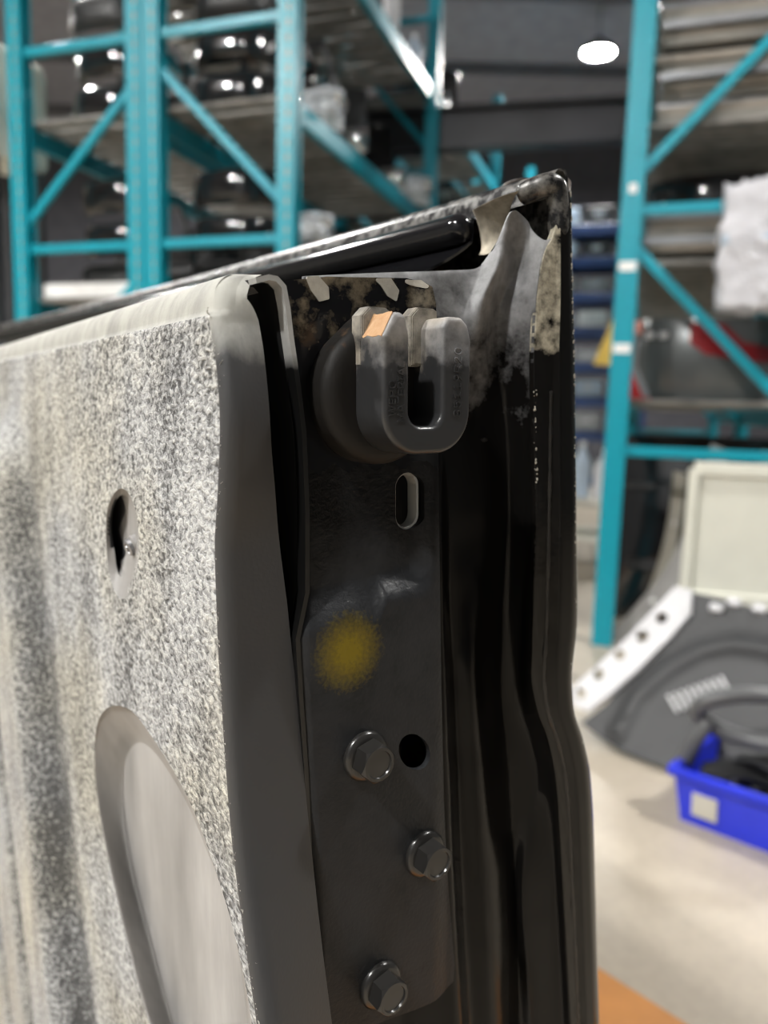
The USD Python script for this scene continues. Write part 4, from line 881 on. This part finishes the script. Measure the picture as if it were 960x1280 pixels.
bites = unary_union([Point(on_trim(x, y)).buffer(.024) for x, y in [(752, 846), (778, 822), (806, 799), (830, 776), (730, 870)]])
obj('foam_edge', mirror(trim_sheet(white.difference(bites), .022, -.012, .03, relief)), M_FOAM, qt, 40)
for k in range(9):
    a, b = np.array(on_trim(838 + k * 8.2, 872 - k * 2.9)), np.array(on_trim(850 + k * 8.2, 893 - k * 2.9))
    lv_ = bar([a[0], -.030, a[1]], [b[0], -.030, b[1]], .011, .010); obj('louvre', mirror(lv_), plain('louvre_light', (.55, .55, .56), .45) if k == 0 else '/World/Looks/louvre_light', qt, 20)
for px, py in ((920, 757), (898, 764), (952, 765)):
    a = on_trim(px, py); obj('clip', mirror(box(a[0], -.03, a[1], .045, .03, .03, .006)), M_FOAM, qt, 20)

# ---- blue crate with black parts
B0, B1 = on_floor(850, 1024), on_floor(960, 1066)
bx = unit(B1 - B0); by = np.array([-bx[1], bx[0], 0]); by = by if by[1] > 0 else -by
crate = thing('blue_crate', 'blue plastic crate on the floor at the right with a pale label', 'crate', B0, rows=[bx, by, np.array([0, 0, 1.0])])
CL, CW, CH = .60, .38, .165
def tapered(x0, y0, x1, y1, z0, z1, dx, th):
    o = lambda z, k, i: np.array([(x0 - k + i, y0 - k + i, z), (x1 + k - i, y0 - k + i, z), (x1 + k - i, y1 + k - i, z), (x0 - k + i, y1 + k - i, z)])
    a = to_man(trimesh.convex.convex_hull(np.vstack([o(z0, 0, 0), o(z1, dx, 0)]))); b = to_man(trimesh.convex.convex_hull(np.vstack([o(z0 + th, 0, th), o(z1 + .01, dx, th)])))
    return to_tm(a - b)
obj('tub', tapered(0, 0, CL, CW, 0, CH, .022, .006), M_BLUE, crate, 20)
rim_o = Polygon([(-.04, -.04), (CL + .04, -.04), (CL + .04, CW + .04), (-.04, CW + .04)]).buffer(-.01).buffer(.01).difference(Polygon([(-.014, -.014), (CL + .014, -.014), (CL + .014, CW + .014), (-.014, CW + .014)]))
rimm = extrude(rim_o, .022); rimm.apply_translation([0, 0, CH - .012]); obj('rim', rimm, M_BLUE, crate, 20)
lab = box(.075, -.018, .075, .075, .003, .075, 0); lab.apply_transform(trimesh.transformations.rotation_matrix(.12, [1, 0, 0], [.075, -.018, .075])); obj('crate_label', lab, plain('label_paper', (.52, .50, .44), .8), crate, 20)
rc = random.Random(3)
def black_part(t, k):
    if k % 3 == 0:
        pts = [((.08) * math.cos(a), .055 * math.sin(a), .010 * math.sin(2 * a)) for a in np.linspace(0, 5.4, 20)]
        obj('bracket', tube(pts, .014, 10), M_BLACKP, t, True); obj('boss', box(.08, 0, 0, .030, .035, .03, .006), M_BLACKP, t, 30)
    elif k % 3 == 1:
        g_ = bent(14, 8, lambda u, v: (u * .10, (v - .5) * .11, .022 * (1 - u ** 2) + .015 * np.sin(v * 6)))
        obj('cover', sheet(g_, [0, 0, -.006]), M_BLACKP, t, 40); obj('tab', box(.095, 0, .0, .03, .03, .012, .003), M_GREYP, t, 30)
    else:
        obj('arm', sweep([(-.10, 0, 0), (-.03, 0, .02), (.04, .015, .02), (.10, .04, .0)], np.array([(-.02, -.01), (.02, -.01), (.02, .01), (-.02, .01)]), np.array([0, 1.0, 0]), np.array([0, 0, 1.0])), M_BLACKP, t, 30); obj('pad', box(.09, .036, .014, .05, .05, .02, .005), M_GREYP, t, 30)
spots = [(.10, .10, .05), (.24, .10, .05), (.40, .12, .05), (.52, .20, .06), (.14, .26, .06), (.30, .27, .06), (.42, .27, .12), (.18, .15, .12), (.32, .14, .13), (.46, .12, .14), (.24, .24, .17), (.40, .22, .19), (.05, .27, -.03), (.06, .10, -.05)]
kinds = ['looped black plastic bracket', 'curved black plastic cover', 'angled black plastic arm']
where = ['at the near left corner of the blue crate', 'near the front of the blue crate', 'in the front middle of the blue crate', 'at the right end of the blue crate', 'at the back left of the blue crate', 'at the back of the blue crate', 'at the back right of the blue crate', 'lying on the left of the heap in the blue crate', 'lying in the middle of the heap in the blue crate', 'lying on the right of the heap in the blue crate', 'on top of the heap in the blue crate', 'topmost on the right of the heap in the blue crate', 'in the far left corner of the blue crate', 'pressed against the left end of the blue crate']
for k, (x, y, z) in enumerate(spots):
    t = thing('black_car_part', f'{kinds[k % 3]} {where[k]}', 'car part', B0 + bx * (.07 + .76 * x) + by * (.075 + .60 * y) + np.array([0, 0, .035 + .021 * (k if k < 12 else k - 8)]), rc.uniform(0, 6.28)); black_part(t, k)
# pieces of looped duct standing above the crate
dk = at(946, 898, 2.36)
dt = thing('plastic_duct', 'dark looped plastic duct rising from the heap in the blue crate', 'duct', dk, RAD_F)
m_duct = plain('duct_grey', (.095, .097, .10), .4)
obj('loop', tube([(.17 * math.cos(a), .02 * math.sin(a * 2), .075 * math.sin(a)) for a in np.linspace(-2.6, 2.6, 24)], .026, 12), m_duct, dt, True)
obj('spout', tube([(.135, 0, -.03), (.17, .0, -.10), (.19, 0, -.17)], .026, 12), m_duct, dt, True)
obj('foot', box(-.135, 0, -.085, .06, .05, .12, .01), M_BLACKP, dt, 30)

# ---- low orange plywood platform under the tailgate
zt = (ORG + eV * BASE)[2] - .034
e0, e1 = on_floor(753, 1212, zt), on_floor(860, 1280, zt)
px_ = unit(e1 - e0); py_ = np.array([px_[1], -px_[0], 0]); py_ = py_ if py_[0] < 0 else -py_
plat = thing('plywood_platform', 'orange-brown plywood platform under the tailgate', 'platform', e0 * [1, 1, 0], rows=[px_, np.cross([0, 0, 1.0], px_), np.array([0, 0, 1.0])])
sg = 1.0 if np.cross([0, 0, 1.0], px_) @ py_ > 0 else -1.0
obj('top_board', box(-.6, sg * .55, zt - .012, 2.9, 1.1, .024, .003), M_ORANGE, plat, 20)
for x in (-1.9, -.6, .7): obj('bearer', box(x, sg * .55, (zt - .024) / 2, .09, 1.0, zt - .024, .004), M_CARD, plat, 20)

# ---- far blue rack behind the aisle, with crates and bottles
def far_rack():
    o = at(748, 300, 10.2) * [1, 1, 0]
    t = thing('blue_rack', 'blue shelving rack at the far end of the aisle', 'rack', o, RAD_F)
    for x in (-.72, .72):
        for y in (-.3, .3): obj('post', box(x, y, 1.85, .07, .07, 3.7, .01), M_BLUEB, t, 20)
    lv = [.35, .95, 1.40, 1.85, 2.3, 2.75, 3.2, 3.6]
    for z in lv:
        for y in (-.3, .3): obj('shelf_beam', box(0, y, z, 1.4, .04, .13, .006), M_BLUEB, t, 20)
        obj('shelf_board', box(0, 0, z + .075, 1.4, .56, .02, .003), M_TAUPE, t, 20)
    r = random.Random(11); R = np.array([math.cos(RAD_F), math.sin(RAD_F), 0])
    nm = ['lowest', 'second', 'third', 'fourth', 'fifth', 'sixth', 'seventh', 'top']; cn = ['pale blue', 'white', 'charcoal', 'silver', 'steel']
    for i, z in enumerate(lv):
        for x, wh in ((.44, 'left'), (0, 'middle'), (-.44, 'right')):
            c = r.randrange(5)
            q = thing('storage_bin', f'{cn[c]} bin at the {wh} of the {nm[i]} shelf of the far blue rack', 'bin', o + R * x + np.array([0, 0, z + .087]), RAD_F)
            h = r.uniform(.14, .24)
            obj('bin', to_tm(to_man(box(0, 0, h / 2, .36, .5, h, .01)) - to_man(box(0, 0, h / 2 + .02, .33, .46, h))), [M_PALE, M_WHITE, M_GREYP, M_SILVER, M_STEEL][c], q, 20)
            obj('bin_label', box(0, .252, h * .55, .12, .004, .06), M_FOAM, q, 20)
far_rack()
def far_thing(fn, label, cat_, px, py, d, yaw=0, **kw):
    t = thing(fn.__name__, label, cat_, at(px, py, d), RAD_F + yaw); fn(t, **kw); return t
# a work table in the aisle carrying bottles
tb = at(745, 622, 6.4); zt2 = tb[2]
wt = thing('work_table', 'pale work table standing in the far aisle between tailgate and right-hand post', 'table', tb * [1, 1, 0], RAD_F)
obj('table_top', box(0, 0, zt2 - .02, 1.3, .7, .04, .006), plain('pale_table', (.55, .52, .45), .6), wt, 20)
for x in (-.6, .6):
    for y in (-.3, .3): obj('leg', box(x, y, (zt2 - .04) / 2, .05, .05, zt2 - .04, .004), M_STEEL, wt, 20)
obj('lower_shelf', box(0, 0, zt2 * .45, 1.2, .6, .03, .004), M_CREAM, wt, 20)
R_ = np.array([math.cos(RAD_F), math.sin(RAD_F), 0])
for k, (x, h, r_, m) in enumerate([(.13, .46, .07, M_PALE), (-.06, .40, .09, M_FOAM), (-.25, .36, .08, M_WHITE), (-.42, .42, .06, M_PALE), (.31, .30, .08, M_FOAM)]):
    t = thing('plastic_bottle', ['tall pale blue bottle', 'fat white bottle', 'short white bottle', 'slim pale blue bottle', 'small round white bottle'][k] + ' on the table in the far aisle', 'bottle', wt.GetAttribute('xformOp:translate').Get() + Gf.Vec3d(float(R_[0] * x), float(R_[1] * x), float(zt2))); plastic_bottle(t, h, r_, m)
# yellow sheet hanging from the back of the right rack's nearest post
ys_ = at(762, 426, 5.2)
yt = thing('yellow_sheet', 'yellow card sheet hung beside the right-hand post in the aisle', 'sheet', ys_, RAD_F)
e = extrude(Polygon([(-.10, -.16), (.07, -.17), (.09, .17), (.02, .17)]), .004); v = e.vertices
obj('card', tm(np.stack([-v[:, 0], v[:, 2], v[:, 1]], 1), e.faces), M_YELLOW, yt, 20); obj('hook', tube([(-.05, 0, .15), (-.06, 0, .19), (-.09, .01, .19)], .004, 6), M_STEEL, yt, True)
# cream curtain-like cabinet at the far left edge, and an amber marker lamp
cb = at(2, 120, 4.9)
ct = thing('cream_cabinet', 'cream sheet-metal locker standing on the back row at the left edge', 'locker', W(R1, 2.30, .3, 0), RAD_F)
zc0, zc1 = at(2, 190, 4.9)[2], at(2, 50, 4.9)[2]
obj('body', box(0, 0, (zc0 + zc1) / 2, .36, .5, zc1 - zc0, .05), M_CREAM, ct, 40); obj('door', box(0, -.255, (zc0 + zc1) / 2, .32, .02, zc1 - zc0 - .1, .01), M_CREAM, ct, 20); obj('stand', cat([box(x, y, zc0 / 2, .05, .05, zc0) for x in (-.13, .13) for y in (-.2, .2)]), M_GREYP, ct, 20)
